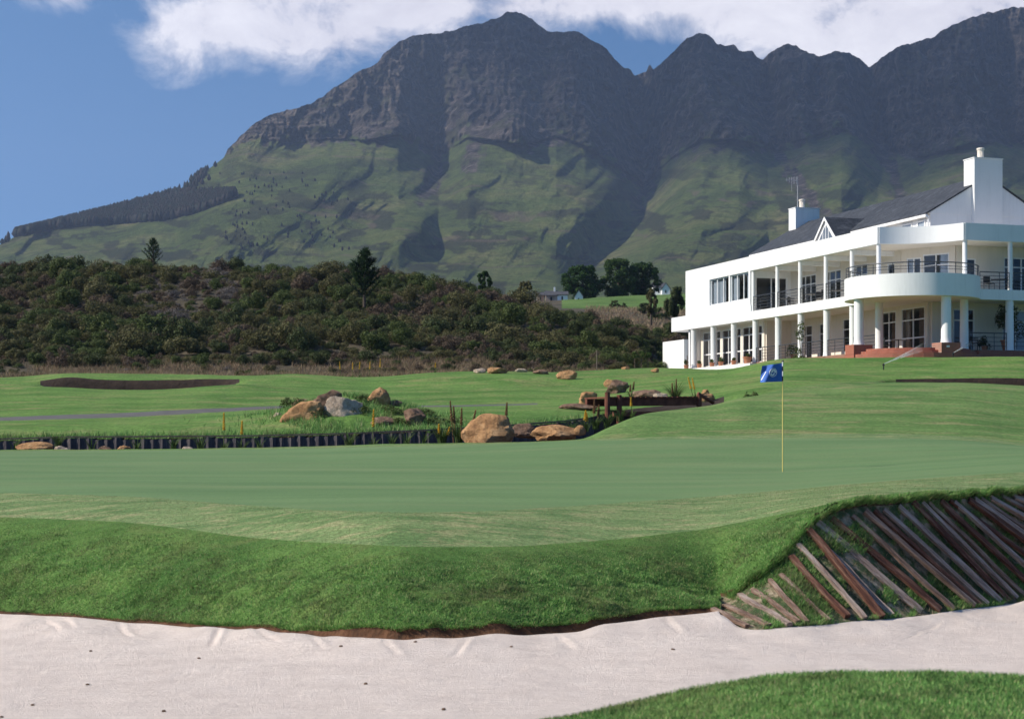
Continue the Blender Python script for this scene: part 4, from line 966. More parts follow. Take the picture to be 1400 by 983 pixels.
def window(p0, p1, z0, z1, nv, hz=(), curtain=None, t=.07, side=1, name='window'):
    L = math.hypot(p1[0]-p0[0], p1[1]-p0[1]); P = lambda s: (p0[0]+(p1[0]-p0[0])*s/L, p0[1]+(p1[1]-p0[1])*s/L)
    m = BM(); fw = .085
    m.seg(P(0), P(L), z0, z0+fw, t); m.seg(P(0), P(L), z1-fw, z1, t)
    for k in range(nv+1):
        s = k*L/nv; s = min(max(s, fw/2), L-fw/2); m.seg(P(s-fw/2), P(s+fw/2), z0+fw, z1-fw, t*.96)
    for z in hz: m.seg(P(fw), P(L-fw), z-.04, z+.04, t*.9)
    w = m.build(name, M['frame'], club)
    g = BM(); g.seg(P(.02), P(L-.02), z0+.03, z1-.03, .012); g.build('pane', M['glass'], w)
    if curtain:
        mt, parts = curtain
        for (a, c) in parts:
            cm = BM(); n = max(6, int((c-a)/.07)); path = []
            dx, dy = (p1[0]-p0[0])/L, (p1[1]-p0[1])/L; nx, ny = -dy*side, dx*side
            for k in range(n+1):
                s = a+(c-a)*k/n; o = .16+.035*(1 if k % 2 else -1); q = P(s); path.append((q[0]+nx*o, q[1]+ny*o))
            cm.strip(path, z0+.05, z1-.05, .01); cm.build('curtain', M[mt], w)
    return w
# upper solid wall with the big window, facade plane b=0 .. .25
m = BM(); P = opening_wall(m, (.125, AE), (.125, 17.0), F1_+.46, CE, .25, [(AE-23.7, AE-17.25, 10.05, CE-.02)]); m.build('facade_wall', M['white'], club)
window((.17, 23.7), (.17, 20.5), 10.05, CE-.02, 3, (), ('curtain', [(0.1, 2.2)]), side=1)
window((.17, 20.3), (.17, 17.25), 10.05, CE-.02, 3, (), ('curtain', [(.1, 1.0), (2.3, 2.9)]), side=1)
m = BM(); m.box(.03, .31, 20.3, 20.5, 10.05, CE); m.build('window_pier', M['white'], club)
m = BM(); m.seg((.25, 27.875), (XR, 27.875), F0, CE, .25); m.build('end_wall', M['white'], club)
# return wall of the enclosed room beside the balcony, mostly glazed
m = BM(); opening_wall(m, (.25, 17.0), (3.1, 17.0), F1_+.003, CE, .2, [(.15, 2.6, F1_+.1, 11.6)]); m.build('return_wall', M['white'], club)
window((.4, 17.0), (2.85, 17.0), F1_+.1, 11.6, 2)
# inner walls, upper floor
ops = [(17.1-c-1.15, 17.1-c+1.15, F1_+.05, 11.55) for c in (14.4, 11.0, 7.6)]+[(17.1-4.1, 17.1-3.2, F1_+.02, 11.3)]
m = BM(); P = opening_wall(m, (3.2, 17.1), (3.2, 2.5), F1_+.003, CE, .2, ops)
opening_wall(m, (3.2, 2.5), (5.0, -.6), F1_+.003, CE, .2, [(.35, 1.35, F1_+.25, 11.45), (1.45, 3.2, F1_+.25, 11.6)])
opening_wall(m, (5.0, -.6), (XR, -.6), F1_+.003, CE, .2, [(.5, 1.35, F1_+.02, 11.25), (3.3, 5.2, F1_+.1, 11.4)])
m.build('upper_wall', M['cream'], club)
for c in (14.4, 11.0, 7.6): window((3.15, c+1.15), (3.15, c-1.15), F1_+.05, 11.55, 3, (10.9,), None)
window((3.17, 4.1), (3.17, 3.2), F1_+.02, 11.3, 1, (10.2,), None, name='door')
dd = Vector((1.8, -3.1)).normalized()
def CH(s): return (3.2+dd.x*s-.03, 2.5+dd.y*s)
window(CH(.35), CH(1.35), F1_+.25, 11.45, 2, (), ('curtain', [(.1, .5)]), side=1)
window(CH(1.45), CH(3.2), F1_+.25, 11.6, 2, (10.9,), ('curtain', [(1.1, 1.65)]), side=1)
window((5.5, -.64), (6.35, -.64), F1_+.02, 11.25, 1, (10.2,), None, name='door')
window((8.3, -.64), (10.2, -.64), F1_+.1, 11.4, 3, (10.8,), None)
# inner walls, ground floor
m = BM(); g0 = F0+.003
opening_wall(m, (1.2, 27.75), (1.2, 17.0), g0, SU, .2, [(27.75-a-3.05, 27.75-a+.05, g0+.05, 8.3) for a in (24.2, 20.8, 17.4)])
m.seg((1.2, 16.95), (3.1, 16.95), g0, SU, .2)
opening_wall(m, (3.2, 17.05), (3.2, -.5), g0, SU, .2, [(17.05-15.6, 17.05-13.8, g0+.02, 8.1), (17.05-12.8, 17.05-11.2, g0+.02, 8.1), (17.05-9.6, 17.05-7.2, g0+.4, 8.2), (17.05-4.75, 17.05-3.05, g0+.1, 8.3), (17.05-2.42, 17.05+.2, g0+.1, 8.35)])
opening_wall(m, (3.3, -.6), (XR, -.6), g0, SU, .2, [(1.45, 2.95, g0+.02, 8.2), (4.9, 6.8, g0+.1, 8.2)])
m.build('lower_wall', M['cream'], club)
for a in (24.2, 20.8, 17.4): window((1.15, a+3.05), (1.15, a-.05), g0+.05, 8.3, 3, (6.6, 7.7), None)
window((3.15, 15.6), (3.15, 13.8), g0+.02, 8.1, 2, (7.4,), None, name='door')
window((3.15, 12.8), (3.15, 11.2), g0+.02, 8.1, 2, (7.4,), None, name='door')
window((3.15, 9.6), (3.15, 7.2), g0+.4, 8.2, 2, (7.5,), None)
window((3.15, 4.75), (3.15, 3.05), g0+.1, 8.3, 2, (6.5, 7.6), ('curtain_tan', [(.95, 1.55)]), side=1)
window((3.15, 2.42), (3.15, -.2), g0+.1, 8.35, 2, (6.5, 7.6), ('curtain_tan', [(.25, .75), (1.75, 2.4)]), side=1)
window((4.75, -.64), (6.25, -.64), g0+.02, 8.2, 2, (7.5,), None, name='door')
window((8.2, -.64), (10.1, -.64), g0+.1, 8.2, 2, (7.5,), ('curtain', [(1.2, 1.8)]), side=1)
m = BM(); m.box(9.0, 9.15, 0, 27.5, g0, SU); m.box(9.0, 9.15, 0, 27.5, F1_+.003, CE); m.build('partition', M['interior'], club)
m = BM(); m.box(XR-.2, XR, -3.0, 27.5, g0, SU); m.box(XR-.2, XR, -3.0, 27.5, F1_+.003, CE); m.build('back_wall', M['white'], club)
# ceiling, flat roof and parapet
outline = [(0.02, AE)]+[(x+.02, y+.0) for x, y in bz]+[(XR, -3.24), (XR, AE)]
m = BM(); m.prism([(0.26, AE-.02), (.26, .1)]+[(x+.27, y+.14) for x, y in bz[1:-1]]+[(3.95, -3.0), (XR-.01, -3.0), (XR-.01, AE-.02)], CE+.003, 12.5); m.build('flat_roof', M['ceil'], club)
m = BM(); m.strip([(0.125, AE), (0.125, .0)], CE, PT, .25); m.strip([(.25, AE-.125), (XR, AE-.125)], CE, PT, .25); m.build('parapet', M['white'], club)
m = BM(); m.strip([(x+.12, y+.06) for x, y in bz], CE-.002, PT+.002, .24)
m.strip([(3.88, -3.14), (XR, -3.14)], CE, PT, .25); m.build('front_parapet', M['white'], club, smooth=30)
for a in (3.36, 6.64, 10.07, 13.3): m = BM(); m.box(.26, 3.1, a-.12, a+.12, 11.7, CE-.002); m.build('ceiling_beam', M['white'], club)
# columns
for a in (0, 3.36, 6.64, 10.07, 13.3, 16.9):
    m = BM(); x = .22; m.lathe((x, a if a else .22, F1_), [(.15, 0), (.14, .1), (.135, CE-F1_-.003)], 18); m.build('column', M['white'], club, smooth=40)
for a in (0, 3.36, 6.64, 10.07, 13.3, 16.7, 20.15, 23.6, 27.1):
    m = BM(); m.lathe((.3, a if a else .3, F0), [(.28, 0), (.25, .08), (.235, .3), (.235, SU-F0-.1), (.26, SU-F0-.003)], 20); m.build('column', M['white'], club, smooth=40)
for x in (4.0, 7.1, 10.4, 13.7):
    m = BM(); m.lathe((x, -3.05, F1_), [(.15, 0), (.135, .1), (.135, CE-F1_-.003)], 18); m.build('column', M['white'], club, smooth=40)
    m = BM(); m.lathe((x, -2.98, F0), [(.28, 0), (.25, .08), (.235, SU-F0-.003)], 20); m.build('column', M['white'], club, smooth=40)
# round balcony
CX, CY, RB = 1.41, -1.5, 3.9
a0 = math.atan2(2.14-CY, 0-CX); a1 = math.atan2(-3.26-CY, 4.89-CX)+2*math.pi
arc = [(CX+RB*math.cos(a0+(a1-a0)*k/48), CY+RB*math.sin(a0+(a1-a0)*k/48)) for k in range(49)]
m = BM(); m.prism(arc+[(3.9, -2.9), (.3, .3)], SU-.03, F1_-.004); m.strip([(CX+(p[0]-CX)*.974, CY+(p[1]-CY)*.974) for p in arc], F1_-.004, 9.8, .2)
m.build('round_balcony', M['white'], club, smooth=30)
def railing(path, z0, hts, zr, post=1.2, name='railing'):
    m = BM(); P = [Vector((p[0], p[1], 0)) for p in path]
    for z in hts: m.poly([p+Vector((0, 0, z)) for p in P], [.016]*len(P), 6)
    m.poly([p+Vector((0, 0, zr)) for p in P], [.032]*len(P), 8)
    d = 0; acc = post
    for i in range(len(P)):
        if i: acc += (P[i]-P[i-1]).length
        if acc >= post or i in (0, len(P)-1): m.tube(P[i]+Vector((0, 0, z0)), P[i]+Vector((0, 0, zr)), .022, None, 6); acc = 0
    return m.build(name, M['metal'], club)
railing([(CX+(p[0]-CX)*.974, CY+(p[1]-CY)*.974) for p in arc], 9.8, [10.05, 10.2], 10.42, 1.0)
cols_a = [0, 3.36, 6.64, 10.07, 13.3, 16.9]
for i in range(5):
    a, c = cols_a[i], cols_a[i+1]
    if i == 0: a = 2.2
    n = 3; railing([(.14, a+.15+(c-a-.3)*k/n) for k in range(n+1)], F1_, [F1_+.2, F1_+.4, F1_+.6, F1_+.8], F1_+1.02, 1.0)
for i in range(3): x0 = (4.95, 7.25, 10.55)[i]; x1 = (6.95, 10.25, 13.55)[i]; railing([(x0+(x1-x0)*k/3, -3.16) for k in range(4)], F1_, [F1_+.2, F1_+.4, F1_+.6, F1_+.8], F1_+1.02)
gcols = [0, 3.36, 6.64, 10.07, 13.3, 16.7]
for i in range(5):
    a, c = gcols[i], gcols[i+1]; railing([(.2, a+.25+(c-a-.5)*k/3) for k in range(4)], F0, [F0+.2, F0+.4, F0+.6, F0+.8], F0+1.0)
for i in range(2): x0 = (4.3, 7.4)[i]; x1 = (6.85, 10.15)[i]; railing([(x0+(x1-x0)*k/3, -3.05) for k in range(4)], F0, [F0+.25, F0+.5, F0+.75], F0+1.0)
# drum columns on brick plinths, steps
def ray_on_circle(px, R):
    k = (px-700)/F; best = None
    for s in range(3000):
        t = -math.pi+s/3000*2*math.pi; x = CX+R*math.cos(t); y = CY+R*math.sin(t)
        wx = OX+.952*x-.306*y; wy = OY+.306*x+.952*y
        e = abs(wx/wy-k)
        if e < .0006 and (best is None or wy < best[0]): best = (wy, x, y)
    return best[1], best[2]
for px in (1173, 1294.7):
    x, y = ray_on_circle(px, 3.45)
    m = BM(); m.lathe((x, y, F0+.25), [(.33, 0), (.30, .08), (.28, .3), (.28, SU-F0-.29)], 24); m.build('column', M['white'], club, smooth=40)
    m = BM(); m.box(x-.62, x+.62, y-.5, y+.5, ZB-.3, F0+.253); m.box(x-.66, x+.66, y-.54, y+.54, F0+.256, F0+.30) if False else None; m.build('brick_plinth', M['brick'], club)
    if px > 1200:
        m = BM(); m.box(x-.3, x-.1, y-.52, y-.502, F0-.02, F0+.08); m.build('wall_lamp', M['frame'], club)
for k in range(3):
    rr_ = 3.35+.33*k; pts = [(CX+rr_*math.cos(t), CY+rr_*math.sin(t)) for t in [math.radians(-178+j*8.2) for j in range(18)]]
    m = BM(); m.prism(pts+[(3.5, -2.6), (.6, .2)], ZB-.3, F0-.012-.16*k); m.build('brick_step', M['brick'], club)
m = BM(); m.seg((4.6, -3.35), (XR, -3.35), ZB-.3, F0-.06, .5); m.build('brick_kerb', M['brick'], club)
m = BM(); m.seg((-.12, 2.4), (-.12, 9.9), ZB-.4, F0-.2, .35); m.build('brick_kerb', M['brick'], club)
# left terrace plinth and end block
m = BM(); m.box(-.75, .08, 15.5, 32.5, ZB-.7, F0-.1); m.build('terrace_plinth', M['white'], club)
m = BM(); m.box(0.0, 6, 28.3, 32.4, ZB-.5, 7.84); m.build('end_block', M['white'], club)
# slate roof, gable, chimneys
be, br, g0_, g1_, ze, zr_ = 4.1, 8.31, 1.0, 25.0, 14.15, 16.56
bR = 2*br-be
m = BM(); m.box(be+.15, bR-.15, g0_+.02, g1_-.02, 12.48, ze-.02)
for (y0, y1) in ((g0_+.0, g0_+.22), (g1_-.22, g1_)):
    vs = [(be+.02, y0, ze-.022), (bR-.02, y0, ze-.022), (br, y0, zr_-.02), (be+.02, y1, ze-.022), (bR-.02, y1, ze-.022), (br, y1, zr_-.02)]
    m.add(vs, [(0, 1, 2), (5, 4, 3), (0, 3, 4, 1), (1, 4, 5, 2), (2, 5, 3, 0)])
m.build('gable_wall', M['white'], club)
m = BM()
for s in (-1, 1):
    e = br+s*(br-be+.18); zE = ze-.18*(zr_-ze)/(br-be); th = .09; y0, y1 = g0_-.06, g1_+.06
    vs = [(e, y0, zE), (br, y0, zr_), (br, y1, zr_), (e, y1, zE), (e, y0, zE+th), (br, y0, zr_+th), (br, y1, zr_+th), (e, y1, zE+th)]
    m.add(vs, [(0, 1, 2, 3), (7, 6, 5, 4), (0, 4, 5, 1), (1, 5, 6, 2), (2, 6, 7, 3), (3, 7, 4, 0)])
rf = m.build('roof', M['slate'], club)
m = BM(); m.box(be-.22, be-.06, g0_-.05, g1_+.05, ze-.26, ze-.11); m.build('gutter', M['frame'], rf)
m = BM(); m.tube((be+.0, g0_-.04, ze-.2), (be+.0, g0_-.04, 12.6), .05, None, 8); m.build('downpipe', M['frame'], rf)
window((be+.12, 4.2), (be+.12, 3.0), 12.95, 13.8, 1); window((be+.12, 2.4), (be+.12, 1.5), 12.95, 13.8, 1)
for k, (y0, y1, z0) in enumerate(((.72, 1.85, ZB), (23.9, 25.0, 13.5))):
    m = BM(); m.box(7.18, 9.19, y0, y1, z0 if k else 12.48, 17.6); m.box(7.14, 9.23, y0-.04, y1+.04, 17.603, 17.66); ch = m.build('chimney', M['white'], club)
    m = BM(); m.lathe((8.0, (y0+y1)/2, 17.66), [(.2, 0), (.2, .55), (.24, .56), (.24, .66), (.12, .7)], 14); m.box(7.95, 8.05, (y0+y1)/2-.23, (y0+y1)/2-.15, 17.85, 18.1); m.build('chimney_pot', M['cream'], ch)
m = BM(); ax, ay = 7.5, 24.2; m.tube((ax, ay, 17.6), (ax, ay, 20.0), .03, .02, 6)
m.tube((ax, ay, 19.7), (ax-1.0, ay, 19.7), .015, None, 5)
for k in range(5): m.tube((ax-.2*k-.1, ay-.0, 19.4+.05*k), (ax-.2*k-.1, ay, 20.0-.03*k), .018, None, 5)
m.tube((ax-.5, ay, 18.9), (ax-.5, ay, 19.9), .012, None, 5); m.build('antenna', M['steel'], club)
# dormer
dm = BM(); ac, hw, bf = 11.15, 1.72, 2.7
m = BM()
vs = [(bf, ac-hw, 13.35), (bf, ac+hw, 13.35), (bf, ac, 15.0), (bf+.2, ac-hw, 13.35), (bf+.2, ac+hw, 13.35), (bf+.2, ac, 15.0)]
m.add(vs, [(0, 2, 1), (3, 4, 5), (0, 1, 4, 3), (1, 2, 5, 4), (2, 0, 3, 5)]); m.box(bf, be+.3, ac-hw+.02, ac+hw-.02, 12.48, 13.348); dmo = m.build('dormer', M['white'], club)
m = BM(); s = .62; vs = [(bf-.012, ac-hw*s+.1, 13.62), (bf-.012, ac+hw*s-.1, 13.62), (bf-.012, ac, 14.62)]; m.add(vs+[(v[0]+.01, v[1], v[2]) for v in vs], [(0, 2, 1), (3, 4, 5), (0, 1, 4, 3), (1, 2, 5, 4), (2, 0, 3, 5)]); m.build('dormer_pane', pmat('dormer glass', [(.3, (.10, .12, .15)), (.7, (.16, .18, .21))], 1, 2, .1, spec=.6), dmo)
m = BM()
for q in (-.38, 0, .38): m.box(bf-.03, bf-.012, ac+q-.03, ac+q+.03, 13.62, 14.6-abs(q)*1.0)
m.build('dormer_bar', M['frame'], dmo)
m = BM()
for s in (-1, 1):
    vs = [(bf-.12, ac+s*(hw+.15), 13.35-.1), (bf-.12, ac, 15.03), (6.0, ac, 15.03), (6.0-0, ac+s*(hw+.15), 13.25)]; m.add(vs+[(v[0], v[1], v[2]+.08) for v in vs], [(0, 1, 2, 3), (7, 6, 5, 4), (0, 4, 5, 1), (1, 5, 6, 2), (2, 6, 7, 3), (3, 7, 4, 0)])
m.build('dormer_roof', M['slate'], dmo)
m = BM()
for s in (-1, 1):
    vs = [(bf-.14, ac+s*(hw+.2), 13.2), (bf-.14, ac, 15.12), (bf-.14, ac, 14.9), (bf-.14, ac+s*(hw-.02), 13.2)]; m.add(vs+[(v[0]+.03, v[1], v[2]) for v in vs], [(0, 1, 2, 3), (7, 6, 5, 4), (0, 4, 5, 1), (1, 5, 6, 2), (2, 6, 7, 3), (3, 7, 4, 0)])
m.build('bargeboard', M['frame'], dmo)

def BW(x, y, z): return Vector((OX+.952*x-.306*y, OY+.306*x+.952*y, z))
# potted plants
def potted(x, y, z, r, ph, pw, mat, label, seed, tree=False, group=None, n=500):
    root = empty('potted_plant', BW(x, y, z)); tag(root, label, 'potted plant', group)
    m = MB(); m.lathe((0, 0, 0), [(r*.68, 0), (r*.95, r*1.35), (r*1.08, r*1.36), (r*1.08, r*1.6), (r*.9, r*1.6)], 16); m.build('pot', M['terracotta'], root, smooth=40)
    if tree:
        m = MB(); m.tube((0, 0, r), (0, 0, ph*.65), .04, .03, 6); m.build('stem', M['bark'], root); zc = ph*.72
    else: zc = r*1.6+ph*.3
    rg2 = np.random.default_rng(seed); C = [(rg2.normal()*pw*.3, rg2.normal()*pw*.3, zc+rg2.normal()*ph*(.12 if tree else .15)) for _ in range(8)]
    V, Fc = leaves(C, [(pw*.5, pw*.5, ph*(.22 if tree else .25))]*8, n, .05 if not tree else .065, rg2); link('foliage', npmesh('foliage', V, Fc), M[mat], root)
plz = F0-.1
for i, (a, lb) in enumerate([(27.0, 'small potted shrub leftmost on the white plinth'), (24.6, 'terracotta pot with low plant second from left on the plinth'), (22.4, 'terracotta pot with tiny leaves third from left on the plinth'), (20.9, 'bare looking terracotta pot fourth from left on the plinth'), (18.8, 'terracotta pot with rounded plant fifth from left on the plinth'), (16.6, 'wide terracotta bowl rightmost on the white plinth')]):
    potted(-.4, a, plz, .2 if i < 5 else .3, .35+.2*(i % 3 == 0), .2, 'leaf_green', lb, 400+i, n=220)
potted(1.4, 13.2, F0, .25, 1.1, .6, 'leaf_green', 'bushy green potted plant behind the lower railing left of centre', 410)
potted(7.6, -2.1, F0, .42, 2.6, 1.1, 'leaf_dark', 'large dark potted tree under the right hand gallery', 411, True, n=1600)
potted(6.2, -1.8, F0, .2, .9, .35, 'leaf_dark', 'small dark potted plant left of the large potted tree', 412)
# climbing plant at lawn edge
def climber():
    root = empty('climbing_plant', BW(-.7, 8.4, ZB)); tag(root, 'tall ragged green plant growing up beside a lower column', 'plant')
    m = MB(); m.poly([(0, 0, -.2), (.05, 0, 1), (-.05, .05, 2.1), (.1, 0, 2.9)], [.03, .025, .02, .01]); m.build('stem', M['bark'], root)
    rg2 = np.random.default_rng(3); V, Fc = leaves([(0, 0, .35), (.15, 0, .2), (-.1, 0, .9), (.02, 0, 1.9), (.1, 0, 2.5), (-.12, 0, 2.1)], [(.5, .4, .35), (.6, .4, .25), (.25, .2, .3), (.3, .2, .35), (.25, .2, .4), (.25, .2, .2)], 900, .06, rg2)
    link('foliage', npmesh('foliage', V, Fc), M['leaf_green'], root)
climber()
# balcony furniture
def chair():
    root = empty('patio_chair', (0, 0, 0)); M_ = M['black']
    m = MB(); m.box(-.24, .24, -.24, .24, .42, .46); m.build('seat', M_, root)
    m = MB(); m.box(-.24, .24, .2, .24, .5, .9); m.build('backrest', M_, root)
    for x in (-.21, .21):
        for y in (-.21, .21): m = MB(); m.tube((x, y, 0), (x, y, .42 if y < 0 else .9), .018, None, 6); m.build('leg', M_, root)
        m = MB(); m.box(x-.02, x+.02, -.24, .22, .62, .65); m.build('armrest', M_, root)
    return root
def table():
    root = empty('patio_table', (0, 0, 0)); m = MB(); m.lathe((0, 0, .7), [(.5, 0), (.5, .03)], 20); m.build('table_top', M['black'], root)
    m = MB(); m.tube((0, 0, 0), (0, 0, .7), .03, None, 8); m.lathe((0, 0, 0), [(.25, 0), (.2, .03)], 12); m.build('pedestal', M['black'], root); return root
ch0 = chair(); tb0 = table()
spots = [(1.5, 12.0, 'c', 1), (2.1, 11.0, 'c', 3), (1.4, 10.6, 't', 0), (1.5, 8.9, 'c', 0.5), (1.6, 7.6, 't', 0), (2.2, 7.0, 'c', 4), (1.4, 5.6, 'c', 2), (1.6, 4.4, 't', 0), (2.2, 15, 'c', 1), (1.5, 14.3, 't', 0),
         (2.2, -2.6, 't', 0), (3.0, -2.9, 'c', 1.5), (1.4, -2.2, 'c', 4.4), (6.3, -2.1, 'c', .4), (7.1, -2.0, 't', 0), (8.0, -2.0, 'c', 2), (9.2, -2.2, 'c', 1.2)]
where = ['left', 'left', 'left', 'middle', 'middle', 'middle', 'right', 'right', 'far left', 'far left', 'round balcony', 'round balcony', 'round balcony', 'right gallery', 'right gallery', 'right gallery', 'right gallery']
fc = ft = True
for i, (x, y, k, rz) in enumerate(spots):
    if k == 'c': o = ch0 if fc else copy_tree(ch0); fc = False
    else: o = tb0 if ft else copy_tree(tb0); ft = False
    o.location = BW(x, y, F1_+.003); o.rotation_euler = (0, 0, rz)
    w = where[i]; loc_ = 'on the '+w if w in ('round balcony', 'right gallery') else 'in the '+w+' part of the long upper balcony'
    tag(o, ('dark metal patio chair ' if k == 'c' else 'round dark patio table ')+loc_, 'chair' if k == 'c' else 'table', ('patio chairs ' if k == 'c' else 'patio tables ')+loc_)
# lower gallery table set
for i, (x, y, k, rz) in enumerate([(5.4, -2.0, 'c', 1.0), (4.9, -2.2, 't', 0), (1.5, 1.6, 'c', 2.0), (1.8, .6, 't', 0)]):
    o = copy_tree(ch0 if k == 'c' else tb0); o.location = BW(x, y, F0+.003); o.rotation_euler = (0, 0, rz)
    lb = ['dark patio chair behind the railing on the lower right gallery', 'round dark patio table on the lower right gallery', 'dark patio chair under the round balcony', 'round dark patio table under the round balcony'][i]
    tag(o, lb, 'chair' if k == 'c' else 'table', 'lower gallery furniture')

# ------------------------------------------------------------------ far houses
def house(x0px, x1px, py_base, Y, eave, ridge, wallm, label, seed, gable_front=True, chim=False):
    a = W(x0px, py_base, Y); b = W(x1px, py_base, Y); w = b.x-a.x; d = w*1.3
    root = empty('house', a); tag(root, label, 'house')
    m = MB(); m.box(0, w, 0, d, -1.5, eave); 
    if gable_front: m.add([(0, 0, eave), (w, 0, eave), (w/2, 0, ridge), (0, d, eave), (w, d, eave), (w/2, d, ridge)], [(0, 1, 2), (5, 4, 3)])
    else: m.add([(0, 0, eave), (0, d, eave), (0, d/2, ridge), (w, 0, eave), (w, d, eave), (w, d/2, ridge)], [(0, 2, 1), (3, 4, 5)])
    m.build('wall', M[wallm], root)
    m = MB(); o = .15
    if gable_front:
        for s in (-1, 1):
            e = w/2+s*(w/2+o); vs = [(e, -o, eave-.1), (w/2, -o, ridge+.02), (w/2, d+o, ridge+.02), (e, d+o, eave-.1)]; m.add(vs+[(v[0], v[1], v[2]+.12) for v in vs], [(0, 1, 2, 3), (7, 6, 5, 4), (0, 4, 5, 1), (1, 5, 6, 2), (2, 6, 7, 3), (3, 7, 4, 0)])
    else:
        for s in (-1, 1):
            e = d/2+s*(d/2+o); vs = [(-o, e, eave-.1), (-o, d/2, ridge+.02), (w+o, d/2, ridge+.02), (w+o, e, eave-.1)]; m.add(vs+[(v[0], v[1], v[2]+.12) for v in vs], [(0, 1, 2, 3), (7, 6, 5, 4), (0, 4, 5, 1), (1, 5, 6, 2), (2, 6, 7, 3), (3, 7, 4, 0)])
    rf = m.build('roof', M['dark_roof'], root)
    if chim: m = MB(); m.box(w*.7, w*.85, d*.4, d*.55, ridge-.8, ridge+.7); m.build('chimney', M['white'], rf)
    m = MB(); m.box(w*.4, w*.55, -.03, 0.01, .2, eave*.75); m.build('window', M['black'], root)
house(893, 909, 402, 320, 1.3, 2.2, 'white', 'low white house with dark roof behind the far lawn, right of the trees', 1, False)
house(905, 916, 402, 318, 1.0, 2.1, 'white', 'white gabled house end beside the low white house', 2, True)
house(786, 797, 414, 262, 1.0, 2.0, 'white', 'small white gabled house below the dark tree', 3, True)
house(762, 776, 413, 262, 1.2, 1.7, 'white', 'tiny white walled house between the brown house and white gable', 4, False)
house(746, 762, 413, 262, 1.1, 1.8, 'stone_house', 'brown stone house with chimney on the skyline right of the scrub hill', 5, False, True)
house(734, 744, 412, 264, 1.0, 1.4, 'stone_house', 'flat tan house at the left of the far houses', 6, False)

# ------------------------------------------------------------------ flag
def flag():
    p = W(1070, 645, 30); z = near_z(p.x, p.y); Y = 30
    p = Vector((p.x, p.y, z)); root = empty('golf_flag', p); tag(root, 'yellow flagstick with blue flag standing in the putting green', 'flag')
    H = EYE+(HZ-494)/F*30-z
    m = MB(); m.tube((0, 0, -.05), (0, 0, H-.37), .0095, None, 8); m.build('pole', M['pole'], root)
    m = MB()
    for k in range(4): m.tube((0, 0, H-.37+.0925*k), (0, 0, H-.37+.0925*(k+1)), .0115, None, 8)
    o = m.build('pole_top', [M['black'], M['frame']], root)
    for i, pl in enumerate(o.data.polygons): pl.material_index = (i//10) % 2
    m = MB(); m.lathe((0, 0, H), [(.014, -.01), (.022, 0), (.016, .02)], 10); m.build('cap', M['black'], root)
    nx, nz = 36, 26; wdt, hgt = .40, .345
    def S(s, t):   # s away from pole, t up
        sag = -.07*s*s*0; x = -s*wdt*.95; y = .055*math.sin(s*6.0+t*2.2+.6)*s+.02*math.sin(s*13+t*5)*s
        zz = H-.03-hgt+t*hgt-.035*s*(1-t)*1.0+.02*s*math.sin(t*3+1)-.04*s*t*(1 if t > .8 else .4)
        return Vector((x+.03*s*(1-t)*-1, y, zz))
    vs = []; fs = []
    for side in (0, 1):
        for j in range(nz+1):
            for i in range(nx+1):
                v = S(i/nx, j/nz); v.y += .0015*(1 if side else -1); vs.append(v)
    n1 = (nx+1)*(nz+1)
    for j in range(nz):
        for i in range(nx):
            a = j*(nx+1)+i; fs.append((a, a+nx+1, a+nx+2, a+1)); fs.append((n1+a, n1+a+1, n1+a+nx+2, n1+a+nx+1))
    m = MB(); m.add(vs, fs); fo = m.build('flag_cloth', pmat('blue flag cloth', [(.3, (.03, .10, .38)), (.7, (.045, .14, .48))], 9, 3, .7), root, smooth=80)
    # emblem: white roundel with a crest like curl
    def patch(pts, name='emblem'):
        vs = []; 
        for (s, t) in pts: v = S(s, t); v.y -= .006; vs.append(v)
        return vs
    em = MB(); c = (.46, .50)
    def disc(cx, cy, rx, ry, a0, a1, th, n=20):
        P0 = []; P1_ = []
        for k in range(n+1):
            a = a0+(a1-a0)*k/n; P0.append((cx+rx*math.cos(a), cy+ry*math.sin(a))); P1_.append((cx+(rx-th)*math.cos(a), cy+(ry-th)*math.sin(a)))
        vs = patch(P0)+patch(P1_); em.add(vs, [(k, k+1, n+2+k, n+1+k) for k in range(n)])
    disc(c[0], c[1], .19, .24, 0, 2*math.pi, .028, 30)
    disc(c[0]-.02, c[1]+.03, .12, .15, -.4, 3.6, .075)
    disc(c[0]+.02, c[1]-.07, .10, .10, 2.6, 6.6, .06)
    disc(c[0]+.03, c[1]+.06, .05, .05, 0, 6.28, .045)
    em.build('emblem', pmat('emblem white', [(.3, (.72, .74, .78)), (.7, (.8, .8, .82))], 3, 2, .7), fo)
    m = MB(); vs = patch([(.80, .58), (.99, .12), (.955, .10), (.77, .56)]); m.add(vs, [(0, 1, 2, 3)]); m.build('flag_stripe', pmat('stripe white', [(.3, (.6, .64, .7)), (.7, (.7, .72, .78))], 3, 2, .7), fo)
flag()

